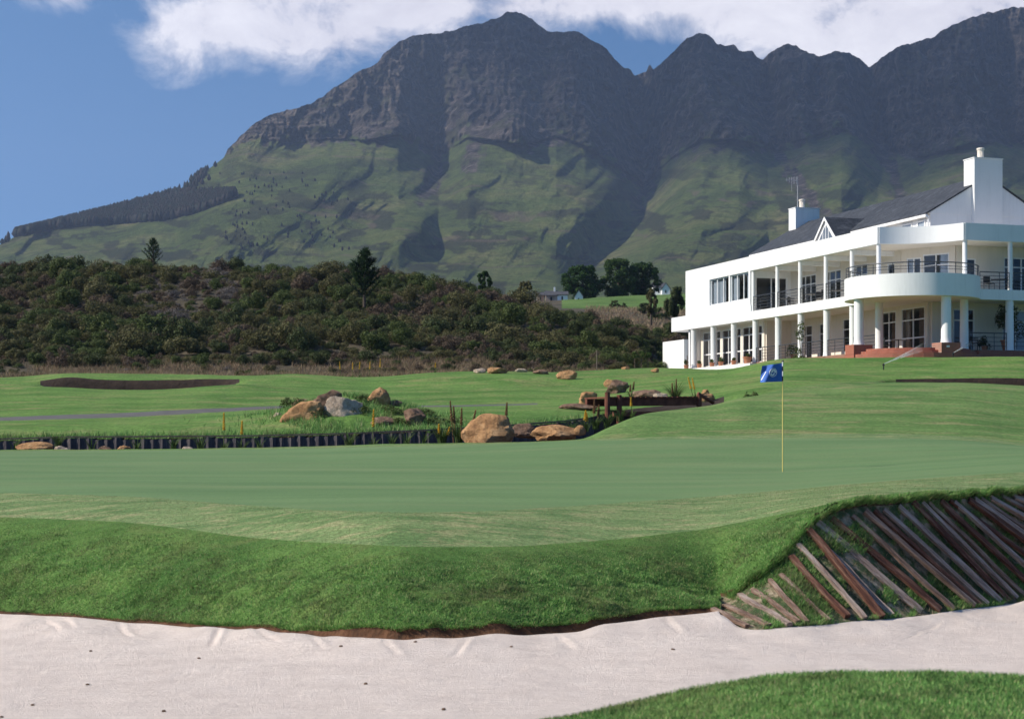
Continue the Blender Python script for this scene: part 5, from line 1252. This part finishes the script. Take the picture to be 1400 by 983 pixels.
# ------------------------------------------------------------------ sprinklers and water jets
def mk_spray():
    t = NT('water spray'); v = t.coord((1, 1, 1)); n = t.noise(v, 3.0, 6, .7)
    sep = t.node('ShaderNodeSeparateXYZ'); t.l(t.coord(), sep.inputs[0])
    tr = t.node('ShaderNodeBsdfTransparent'); df = t.node('ShaderNodeBsdfTranslucent'); df.inputs[0].default_value = (.9, .93, .97, 1)
    d2 = t.node('ShaderNodeBsdfDiffuse'); d2.inputs[0].default_value = (.9, .93, .97, 1)
    ad = t.node('ShaderNodeMixShader'); ad.inputs[0].default_value = .5; t.l(df.outputs[0], ad.inputs[1]); t.l(d2.outputs[0], ad.inputs[2])
    at = t.node('ShaderNodeAttribute'); at.attribute_name = 'thin'
    f = t.math('MULTIPLY', t.ramp(n, [(.35, (.15,)*3), (.65, (1,)*3)]), at.outputs['Fac'])
    mx = t.node('ShaderNodeMixShader'); t.l(f, mx.inputs[0]); t.l(tr.outputs[0], mx.inputs[1]); t.l(ad.outputs[0], mx.inputs[2]); t.l(mx.outputs[0], t.out.inputs['Surface']); return t.m
M['spray'] = mk_spray()
def sprinkler(px, py, Y, tx, ty, label, jl, r1=.22):
    p = W(px, py, Y); p.z = near_z(p.x, p.y)
    root = empty('sprinkler', p); tag(root, label, 'sprinkler')
    m = MB(); m.tube((0, 0, -.1), (0, 0, .22), .035, .03, 8); m.build('riser', M['black'], root); m = MB(); m.lathe((0, 0, .2), [(.06, 0), (.06, .07), (.03, .1)], 10); m.build('nozzle', M['black'], root)
    q = W(tx, ty, Y+2); st = p+Vector((0, 0, .28)); vs = []; th = []; n = 40; k = 10
    for i in range(n+1):
        t = i/n; c = st.lerp(q, t)+Vector((0, 0, .35*math.sin(math.pi*t*.6)*0)); r = .012+r1*t**1.5
        for j in range(k):
            a = 2*math.pi*j/k; vs.append(c+Vector((0, math.cos(a)*r, math.sin(a)*r))-st); th.append(max(0, (.95 if t < .1 else .7*(1-t)**1.0+.03*(1-t))))
    fs = [(i*k+j, (i+1)*k+j, (i+1)*k+(j+1) % k, i*k+(j+1) % k) for i in range(n) for j in range(k)]
    m = MB(); m.add(vs, fs); me = m.mesh('water_jet', 60); at = me.attributes.new('thin', 'FLOAT', 'POINT'); at.data.foreach_set('value', th)
    o = link('water_jet', me, M['spray'], loc=st); tag(o, jl, 'water')
sprinkler(1208, 515, 78, 1264, 474, 'small black pop-up sprinkler on the lawn left of the right bunker', 'long white water jet rising right from the lawn sprinkler')
sprinkler(1303, 488, 90.5, 1330, 468, 'sprinkler head by the brick plinth under the right gallery', 'short faint water jet in front of the right gallery', .15)

# ------------------------------------------------------------------ mountain
sil = np.array([(-700, 520), (-250, 410), (-100, 362), (0, 335), (20, 324), (60, 314), (90, 306), (150, 291), (200, 277), (240, 264), (262, 246), (290, 228), (306, 216), (312, 203), (325, 190), (345, 171), (370, 157), (400, 149), (425, 143), (450, 126), (470, 112), (490, 97), (512, 90), (525, 74), (545, 58), (565, 49), (600, 46), (625, 40), (650, 34), (680, 25), (692, 17), (705, 16), (718, 21), (735, 33), (748, 43), (770, 45), (785, 43), (805, 52), (830, 68), (838, 78), (852, 92), (862, 96), (868, 104), (878, 99), (884, 98), (888, 88), (893, 96), (905, 85), (925, 66), (940, 53), (955, 45), (968, 47), (980, 60), (990, 64), (1003, 61), (1010, 70), (1028, 70), (1036, 80), (1043, 82), (1055, 70), (1075, 60), (1088, 62), (1095, 69), (1120, 77), (1145, 70), (1160, 73), (1178, 82), (1188, 92), (1194, 88), (1210, 76), (1230, 64), (1262, 55), (1275, 52), (1290, 40), (1320, 28), (1350, 18), (1380, 12), (1400, 9), (1500, -10), (1700, -30), (2000, 0), (2400, 150)], float)
cb = np.array([(-700, 520), (300, 225), (312, 214), (340, 200), (390, 194), (450, 190), (500, 192), (545, 184), (580, 200), (600, 215), (640, 188), (680, 192), (715, 198), (760, 186), (800, 198), (850, 232), (880, 250), (920, 215), (960, 190), (1010, 190), (1050, 205), (1100, 190), (1150, 175), (1200, 205), (1260, 215), (1330, 195), (1400, 200), (2400, 260)], float)
PB = 446.0
def pline(U, Pp, pts):
    """distance in px to a polyline and fraction along"""
    best = np.full(U.shape, 1e9); 
    for (x0, y0), (x1, y1) in zip(pts[:-1], pts[1:]):
        dx, dy = x1-x0, y1-y0; t = np.clip(((U-x0)*dx+(Pp-y0)*dy)/(dx*dx+dy*dy), 0, 1); best = np.minimum(best, np.hypot(U-x0-t*dx, Pp-y0-t*dy))
    return best
feats = [([(700, 190), (655, 225), (600, 275), (540, 325), (500, 350)], -150, 34), ([(715, 200), (780, 240), (835, 290), (850, 335)], -120, 60), ([(540, 190), (480, 228), (400, 268), (320, 312)], -130, 38),
         ([(1010, 205), (960, 260), (920, 310), (890, 345)], -190, 55), ([(1110, 230), (1060, 270), (1010, 310)], -110, 40), ([(1300, 220), (1250, 270), (1200, 330)], -150, 45),
         ([(585, 120), (592, 180), (600, 235), (570, 275), (520, 312), (470, 345)], 90, 24), ([(868, 104), (872, 170), (888, 240), (868, 290), (835, 335), (800, 365)], 300, 30), ([(1190, 92), (1196, 160), (1215, 230), (1250, 300)], 170, 26),
         ([(1040, 85), (1050, 170), (1095, 260), (1130, 320)], 110, 24), ([(690, 40), (692, 110), (700, 180)], -60, 26), ([(620, 60), (640, 120), (640, 180)], -40, 22), ([(790, 60), (780, 130), (800, 190)], -60, 26), ([(740, 60), (745, 130), (730, 185)], 45, 18),
         ([(955, 45), (960, 110), (985, 190)], -90, 34), ([(1085, 62), (1090, 120), (1110, 190)], -70, 30), ([(1145, 70), (1150, 140), (1160, 180)], -60, 24),
         ([(480, 330), (400, 350), (300, 372)], 60, 22), ([(690, 300), (620, 330), (560, 360)], 45, 18), ([(1120, 110), (1115, 180), (1140, 240)], 60, 16), ([(430, 160), (440, 190)], -25, 14), ([(500, 110), (520, 180)], -35, 16), ([(470, 120), (480, 185)], 28, 10),
         ([(640, 215), (600, 262), (555, 300)], 45, 16), ([(820, 210), (850, 260), (862, 290)], -60, 22), ([(760, 345), (700, 352), (620, 356), (540, 340)], 50, 16), ([(1300, 60), (1310, 130), (1330, 190)], -90, 34), ([(1370, 60), (1370, 140), (1380, 190)], 60, 20)]
def depth(U, Pp):
    top = np.interp(U, sil[:, 0], sil[:, 1]); c = np.maximum(np.interp(U, cb[:, 0], cb[:, 1]), top+2)
    Yc = np.interp(U, [-700, 0, 300, 600, 1000, 1400, 2400], [1900, 2150, 2500, 2750, 2800, 2700, 2700]); 
    Yt = Yc+(c-top)*2.3+np.interp(U, [300, 330, 1185, 1200, 2400], [40, 60, 60, -120, -120])
    s = np.clip((PB-Pp)/(PB-c), 0, 1.0); q = np.clip((c-Pp)/np.maximum(c-top, 3), 0, 1)
    Y = np.where(Pp > c, 1450+(Yc-1450)*(s**1.15), Yc+(Yt-Yc)*q**.9)
    for pts, amp_, wd in feats:
        d = pline(U, Pp, pts); Y = Y+amp_*(np.where(Pp > c, .46, .9) if amp_ < 250 else .72)*np.exp(-(d/wd)**2)*np.clip((PB-Pp)/60, 0, 1)
    warp = fbm(U/60, Pp/60, 3, 7)*25
    cl = sst(-8, 14, c-Pp+fbm(U/17, Pp/30, 4, 99)*14)
    # rounded grassy spurs running down to the left
    Y = Y+(1-cl)*(fbm((U+Pp*.9+warp)/85, (Pp-U*.15)/110, 3, 31)*75+fbm((U+Pp*.9+warp)/30, (Pp-U*.15)/60, 4, 33)*19+ridged((U+Pp*1.1+warp)/36, (Pp-U*.2)/80, 3, 35)*-4)*np.clip((PB-Pp)/80, 0, 1)
    # fluted cliffs with strata ledges
    Y = Y+cl*(ridged((U+warp*1.4)/30, Pp/70, 5, 41)*-44+ridged((U+warp*.6)/10, Pp/24, 4, 46)*-22+fbm(U/5, Pp/6., 4, 49)*20)
    st = (Pp+fbm(U/70, Pp/30, 3, 55)*9)/11.5; fr = st-np.floor(st); Y = Y+cl*((1-fr)-.5)*15*np.clip(.2+1.2*fbm(U/22, Pp/12, 3, 57), 0, 1)
    return Y
MU = np.concatenate([np.arange(-700, -20, 10.), np.arange(-20, 1425, 1.35), np.arange(1425, 2401, 12.)]); topM = np.interp(MU, sil[:, 0], sil[:, 1])
topM = topM+np.where(MU > 312, fbm(MU/7, MU*0, 4, 71)*2.2, fbm(MU/20, MU*0, 3, 72)*.8)
nr = 330; tt = (np.arange(nr)/(nr-1)); Pm = PB+(topM[None]-PB)*tt[:, None]; Um = np.broadcast_to(MU, Pm.shape); Dm = depth(Um, Pm)
Xm = (Um-700)/F*Dm; Zm = EYE+(HZ-Pm)/F*Dm
# far side of the massif
bk_y = []; bx = []; bzz = []
for k, (dy, fz) in enumerate(((60, .96), (200, .85), (500, .62), (1000, .3), (1500, .05))):
    bk_y.append(Dm[-1]+dy); bx.append((MU-700)/F*(Dm[-1])); bzz.append(Zm[-1]*fz)
Xm = np.vstack([Xm, bx]); Ym = np.vstack([Dm, bk_y]); Zm = np.vstack([Zm, bzz])
mid = np.arange(Xm.size).reshape(Xm.shape); mq = np.stack([mid[:-1, :-1], mid[:-1, 1:], mid[1:, 1:], mid[1:, :-1]], -1).reshape(-1, 4)
me = npmesh('mountain', np.stack([Xm, Ym, Zm], -1).reshape(-1, 3), mq, True)
cM = np.interp(Um, cb[:, 0], cb[:, 1]); e = cM-Pm+fbm(Um/13, Pm/9, 5, 81)*24+fbm(Um/40, Pm/30, 3, 84)*14
rockm = sst(-5, 5, e)
for pts in ([(592, 180), (600, 235), (575, 270)], [(868, 104), (872, 170), (888, 240), (868, 290)], [(1205, 200), (1240, 290)], [(1050, 190), (1090, 250), (1130, 300)], [(650, 200), (640, 225)]):
    d = pline(Um, Pm, pts)+fbm(Um/8, Pm/8, 4, 86)*14; rockm = np.maximum(rockm, sst(13, 4, d))
rockm = np.where(Um < 306, rockm*0, rockm)
# tall scrub (darker vegetation) patches on the slopes
veg = sst(.12, .3, fbm(Um/40, Pm/14, 5, 87))*sst(150, 300, Pm)
full = np.vstack([rockm, np.repeat(rockm[-1:], 5, 0)]).ravel(); fullv = np.vstack([veg, np.repeat(veg[-1:], 5, 0)]).ravel()
at = me.attributes.new('rock', 'FLOAT', 'POINT'); at.data.foreach_set('value', full.astype(np.float32))
at = me.attributes.new('veg', 'FLOAT', 'POINT'); at.data.foreach_set('value', fullv.astype(np.float32))
def mk_mount():
    t = NT('mountain'); v = t.coord((.001, .001, .001))
    at = t.node('ShaderNodeAttribute'); at.attribute_name = 'rock'; av = t.node('ShaderNodeAttribute'); av.attribute_name = 'veg'
    g = t.ramp(t.noise(v, 6, 10, .68, .3), [(.3, (.065, .09, .03)), (.46, (.125, .165, .048)), (.58, (.185, .20, .07)), (.72, (.30, .25, .13))])
    g = t.mix(.7, g, t.ramp(t.noise(t.coord((.001, .001, .002)), 70, 9, .8), [(.32, (.45,)*3), (.64, (1.45,)*3)]), 'MULTIPLY'); g = t.mix(t.ramp(t.noise(v, 16, 10, .78), [(.54, (0, 0, 0)), (.62, (.7,)*3)]), g, (.05, .05, .035))
    g = t.mix(t.math('MULTIPLY', av.outputs['Fac'], .75), g, (.045, .045, .028))
    # path scars
    w = t.node('ShaderNodeTexWave', bands_direction='Z'); w.inputs['Scale'].default_value = 4.1; w.inputs['Distortion'].default_value = 9; w.inputs['Detail'].default_value = 3; w.inputs['Detail Scale'].default_value = .6
    t.l(v, w.inputs['Vector']); sc = t.ramp(w.outputs['Fac'], [(.985, (0, 0, 0)), (.998, (.8,)*3)]); sc = t.mix(1.0, sc, t.ramp(t.noise(v, 12, 3), [(.48, (0, 0, 0)), (.56, (.8,)*3)]), 'MULTIPLY'); g = t.mix(sc, g, (.20, .15, .11))
    vr = t.coord((.001, .001, .00022)); r = t.ramp(t.noise(vr, 45, 10, .72), [(.36, (.03, .025, .022)), (.5, (.115, .095, .085)), (.64, (.27, .22, .19))])
    r = t.mix(.85, r, t.ramp(t.noise(v, 110, 10, .82), [(.36, (.35,)*3), (.62, (1.5,)*3)]), 'MULTIPLY')
    r = t.mix(t.ramp(t.noise(v, 14, 8, .7), [(.52, (0, 0, 0)), (.62, (.7,)*3)]), r, (.075, .085, .035))
    r = t.mix(t.ramp(t.noise(v, 9, 6, .7), [(.62, (0, 0, 0)), (.75, (.5,)*3)]), r, (.24, .15, .09))
    w2 = t.node('ShaderNodeTexWave', bands_direction='Z'); w2.inputs['Scale'].default_value = 9; w2.inputs['Distortion'].default_value = 5; w2.inputs['Detail'].default_value = 6; w2.inputs['Detail Scale'].default_value = 3; w2.inputs['Detail Roughness'].default_value = .7; t.l(v, w2.inputs['Vector'])
    r = t.mix(.5, r, t.ramp(w2.outputs['Fac'], [(.1, (.45,)*3), (.6, (1.2,)*3)]), 'MULTIPLY')
    t.col(t.mix(at.outputs['Fac'], g, r)); t.bump(t.math('ADD', t.noise(vr, 60, 10, .75), t.math('MULTIPLY', t.noise(v, 160, 8, .75), .7)), 1.0, 22)
    return t.set(rough=.95, spec=.05)
tag(link('mountain', me, mk_mount()), kind='structure')

# pine plantation on the left shoulder
def plantation():
    r = np.random.default_rng(8); Vs = []; Fs = []; n0 = 0
    up = np.array([(20, 323), (60, 312), (85, 307), (92, 305), (150, 290), (200, 276), (245, 261)]); 
    pts = []
    for _ in range(5200):
        u = r.uniform(20, 322); t = r.random()
        y0 = np.interp(u, [20, 85, 95, 240, 262, 322], [322, 307, 304, 266, 268, 268]); y1 = np.interp(u, [20, 85, 150, 230, 270, 322], [325, 312, 308, 302, 292, 272])
        y0 = max(y0, np.interp(u, sil[:, 0], sil[:, 1])+.5)
        if y1 <= y0: continue
        pts.append((u, y0+(y1-y0)*t, 1.0))
    for _ in range(60):
        u = r.normal(268, 10); pts.append((u, np.interp(u, sil[:, 0], sil[:, 1])+1+abs(r.normal())*8, .8))
    pts += [(8, 332, .8), (3, 334, .7), (11, 331, 1.1)]
    for _ in range(120):
        u = r.uniform(300, 480); pts.append((u, r.uniform(235, 345), .35))
    U = np.array([p[0] for p in pts]); Q = np.array([p[1] for p in pts]); D = depth(U, Q); k = 7
    for (u, q, s), Y in zip(pts, D):
        b = np.array(W(u, q, Y)); h = 14*s*r.uniform(.85, 1.05); w = 4.2*s*r.uniform(.8, 1.2)
        a = np.arange(k)*2*np.pi/k+r.random(); rj = w*r.uniform(.6, 1.2, k)
        ring1 = np.stack([np.cos(a)*rj, np.sin(a)*rj, np.full(k, h*.30)], -1); ring2 = np.stack([np.cos(a+.4)*rj*.62, np.sin(a+.4)*rj*.62, np.full(k, h*.66)], -1)*1.0
        V = np.vstack([[0, 0, -2], ring1, ring2, [0, 0, h]])+b; 
        f = []
        for i in range(k):
            j = (i+1) % k; f += [(0, 1+j, 1+i), (1+i, 1+j, 1+k+j), (1+i, 1+k+j, 1+k+i), (1+k+i, 1+k+j, 2*k+1)]
        Vs.append(V); Fs.append(np.array(f)+n0); n0 += len(V)
    tag(link('pine_plantation', npmesh('pine_plantation', np.vstack(Vs), np.vstack(Fs)), M['far_pine']), 'dark pine plantation along the left shoulder of the mountain', 'trees', kind='stuff')
plantation()

# ------------------------------------------------------------------ haze
m = MB(); m.box(-5200, 5200, -60, 5200, -4, 905)
t = NT('haze'); t.n.remove(t.bsdf); pv = t.node('ShaderNodeVolumePrincipled'); pv.inputs['Color'].default_value = (.55, .70, 1.0, 1); pv.inputs['Density'].default_value = .000085; pv.inputs['Anisotropy'].default_value = .2
t.l(pv.outputs[0], t.out.inputs['Volume'])
tag(m.build('haze', t.m), kind='stuff'); bpy.data.objects['haze']['label'] = 'thin blue distance haze between the course and the mountain'; bpy.data.objects['haze']['category'] = 'haze'

# ------------------------------------------------------------------ high clouds outside the frame whose shadow falls on the mountain
SUN_EL = math.radians(38); sd = Vector((-.985, -.14, 0)).normalized()
S = Vector((sd.x*math.cos(SUN_EL), sd.y*math.cos(SUN_EL), math.sin(SUN_EL)))
def mk_cloud():
    t = NT('cloud'); g = t.node('ShaderNodeTexCoord'); ln = t.node('ShaderNodeVectorMath', operation='LENGTH'); t.l(g.outputs['Object'], ln.inputs[0])
    n = t.noise(g.outputs['Object'], 2.2, 5, .6); f = t.math('SUBTRACT', 1.18, t.math('ADD', ln.outputs['Value'], t.math('MULTIPLY', n, .55)))
    f = t.ramp(f, [(.0, (0, 0, 0)), (.5, (.68,)*3)])
    tr = t.node('ShaderNodeBsdfTransparent'); df = t.node('ShaderNodeBsdfDiffuse'); df.inputs[0].default_value = (.85, .86, .88, 1)
    mx = t.node('ShaderNodeMixShader'); t.l(f, mx.inputs[0]); t.l(tr.outputs[0], mx.inputs[1]); t.l(df.outputs[0], mx.inputs[2]); t.l(mx.outputs[0], t.out.inputs['Surface']); return t.m
M['cloud'] = mk_cloud()
def cloud(target, rx, ry, alt, seed, label):
    """lens shaped cloud bank at altitude alt; light through it would land on target"""
    k = (alt-target.z)/S.z; c = target+S*k
    n = 40; vs = []; fs = []
    for s_ in (1, -1):
        for i in range(n+1):
            r = i/n*1.2
            for j in range(48):
                a = 2*math.pi*j/48; x = math.cos(a)*r; y = math.sin(a)*r
                h = max(0, 1.2-r)**.6*(.6+.5*mnoise.fractal(Vector((x*2.5, y*2.5, seed+s_)), 1, 2, 4))*.35; vs.append((x, y, h*s_*(1 if s_ > 0 else .3)))
    b0 = (n+1)*48
    for q in (0, b0):
        for i in range(n):
            for j in range(48):
                f = (q+i*48+j, q+(i+1)*48+j, q+(i+1)*48+(j+1) % 48, q+i*48+(j+1) % 48); fs.append(f if q else f[::-1])
    m = MB(); m.add(vs, fs); o = m.build('cloud', M['cloud'], loc=c, smooth=60); o.scale = (rx, ry, 260); tag(o, kind='structure')
CL = [(W(1170, 190, 2850), 820, 620, 1900, 1), (W(780, 50, 3150), 420, 300, 1700, 2)]
for tg, rx, ry, alt, sdd in CL: cloud(tg, rx, ry, alt, sdd, '')

# ------------------------------------------------------------------ sky
wd = bpy.data.worlds.new('World'); scene.world = wd; wd.use_nodes = True; nt = wd.node_tree; bgn = nt.nodes['Background']
class WT(NT):
    def __init__(s): s.t = nt; s.n = nt.nodes
w = WT()
sky = w.node('ShaderNodeTexSky'); sky.sky_type = 'NISHITA'; sky.sun_disc = False; sky.sun_elevation = SUN_EL; sky.sun_rotation = math.atan2(S.x, S.y); sky.air_density = 1.0; sky.dust_density = .3; sky.ozone_density = 2.6; sky.altitude = 200
tc = w.node('ShaderNodeTexCoord'); sep = w.node('ShaderNodeSeparateXYZ'); w.l(tc.outputs['Generated'], sep.inputs[0])
# look a little higher into the dome so that the low sky keeps its deep blue
cmb = w.node('ShaderNodeCombineXYZ'); w.l(sep.outputs[0], cmb.inputs[0]); w.l(sep.outputs[1], cmb.inputs[1]); w.l(w.math('MULTIPLY_ADD', sep.outputs[2], 1.5, .33), cmb.inputs[2]); w.l(cmb.outputs[0], sky.inputs['Vector'])
ysafe = w.math('MAXIMUM', sep.outputs[1], .02); uu_ = w.math('DIVIDE', sep.outputs[0], ysafe); vv_ = w.math('DIVIDE', sep.outputs[2], ysafe)
def blob(px, py, rx, ry):
    a = w.math('DIVIDE', w.math('SUBTRACT', uu_, (px-700)/F), rx/F); b_ = w.math('DIVIDE', w.math('SUBTRACT', vv_, (HZ-py)/F), ry/F)
    d2 = w.math('ADD', w.math('MULTIPLY', a, a), w.math('MULTIPLY', b_, b_)); return w.math('EXPONENT', w.math('MULTIPLY', d2, -1.0))
blobs = [(90, -14, 62, 28, .9), (300, 28, 120, 38, .95), (240, 85, 60, 45, .5), (420, 40, 120, 58, 1.05), (640, -10, 200, 62, 1.1), (840, -12, 140, 34, .8), (1080, 15, 170, 62, 1.1), (1250, 10, 200, 80, 1.2), (1450, -20, 200, 60, 1.2), (880, -90, 900, 70, .9)]
tot = None
for (a, b_, c, d, e_) in blobs:
    x = w.math('MULTIPLY', blob(a, b_, c, d), e_); tot = x if tot is None else w.math('ADD', tot, x)
tot = w.math('MINIMUM', tot, 1.15)
cv = w.node('ShaderNodeCombineXYZ'); w.l(uu_, cv.inputs[0]); w.l(w.math('MULTIPLY', vv_, 1.35), cv.inputs[1])
nz_ = w.noise(cv.outputs[0], 15, 12, .66, .35); nz2 = w.noise(cv.outputs[0], 3.2, 4, .5)
den = w.math('ADD', tot, w.math('MULTIPLY', w.math('SUBTRACT', nz_, .5), w.math('MINIMUM', w.math('MULTIPLY_ADD', tot, 5.0, .1), 3.0)))
cf = w.ramp(den, [(.22, (0, 0, 0)), (.6, (.42,)*3), (1.0, (.97,)*3)])
ccol = w.ramp(w.math('ADD', w.math('MULTIPLY', nz_, .6), w.math('MULTIPLY', nz2, .5)), [(.38, (4.6, 4.5, 5.3)), (.66, (7.2, 7.1, 7.6))])
hsv = w.node('ShaderNodeHueSaturation'); hsv.inputs['Saturation'].default_value = 1.16; hsv.inputs['Value'].default_value = 1.2; hsv.inputs['Hue'].default_value = .496; w.l(sky.outputs[0], hsv.inputs['Color'])
mixc = w.mix(cf, hsv.outputs[0], ccol); w.l(mixc, bgn.inputs[0]); bgn.inputs[1].default_value = .10

sl = bpy.data.lights.new('sun', 'SUN'); sl.energy = 4.2; sl.angle = math.radians(.5); sl.color = (1, .93, .81); so = bpy.data.objects.new('sun', sl); col.objects.link(so)
so.rotation_euler = S.to_track_quat('Z', 'Y').to_euler(); so.location = (0, 0, 50)

cam = bpy.data.cameras.new('camera'); co = bpy.data.objects.new('camera', cam); col.objects.link(co); scene.camera = co
co.location = (0, 0, EYE); co.rotation_euler = (math.radians(90), 0, 0); cam.sensor_width = 36; cam.lens = 36*F/1400; cam.shift_y = (HZ-491.5)/1400; cam.dof.use_dof = True; cam.dof.focus_distance = 26; cam.dof.aperture_fstop = 5.0; cam.clip_end = 20000; cam.clip_start = .1
scene.view_settings.view_transform = 'Standard'; scene.view_settings.look = 'None'; scene.view_settings.exposure = .6; scene.view_settings.gamma = 1
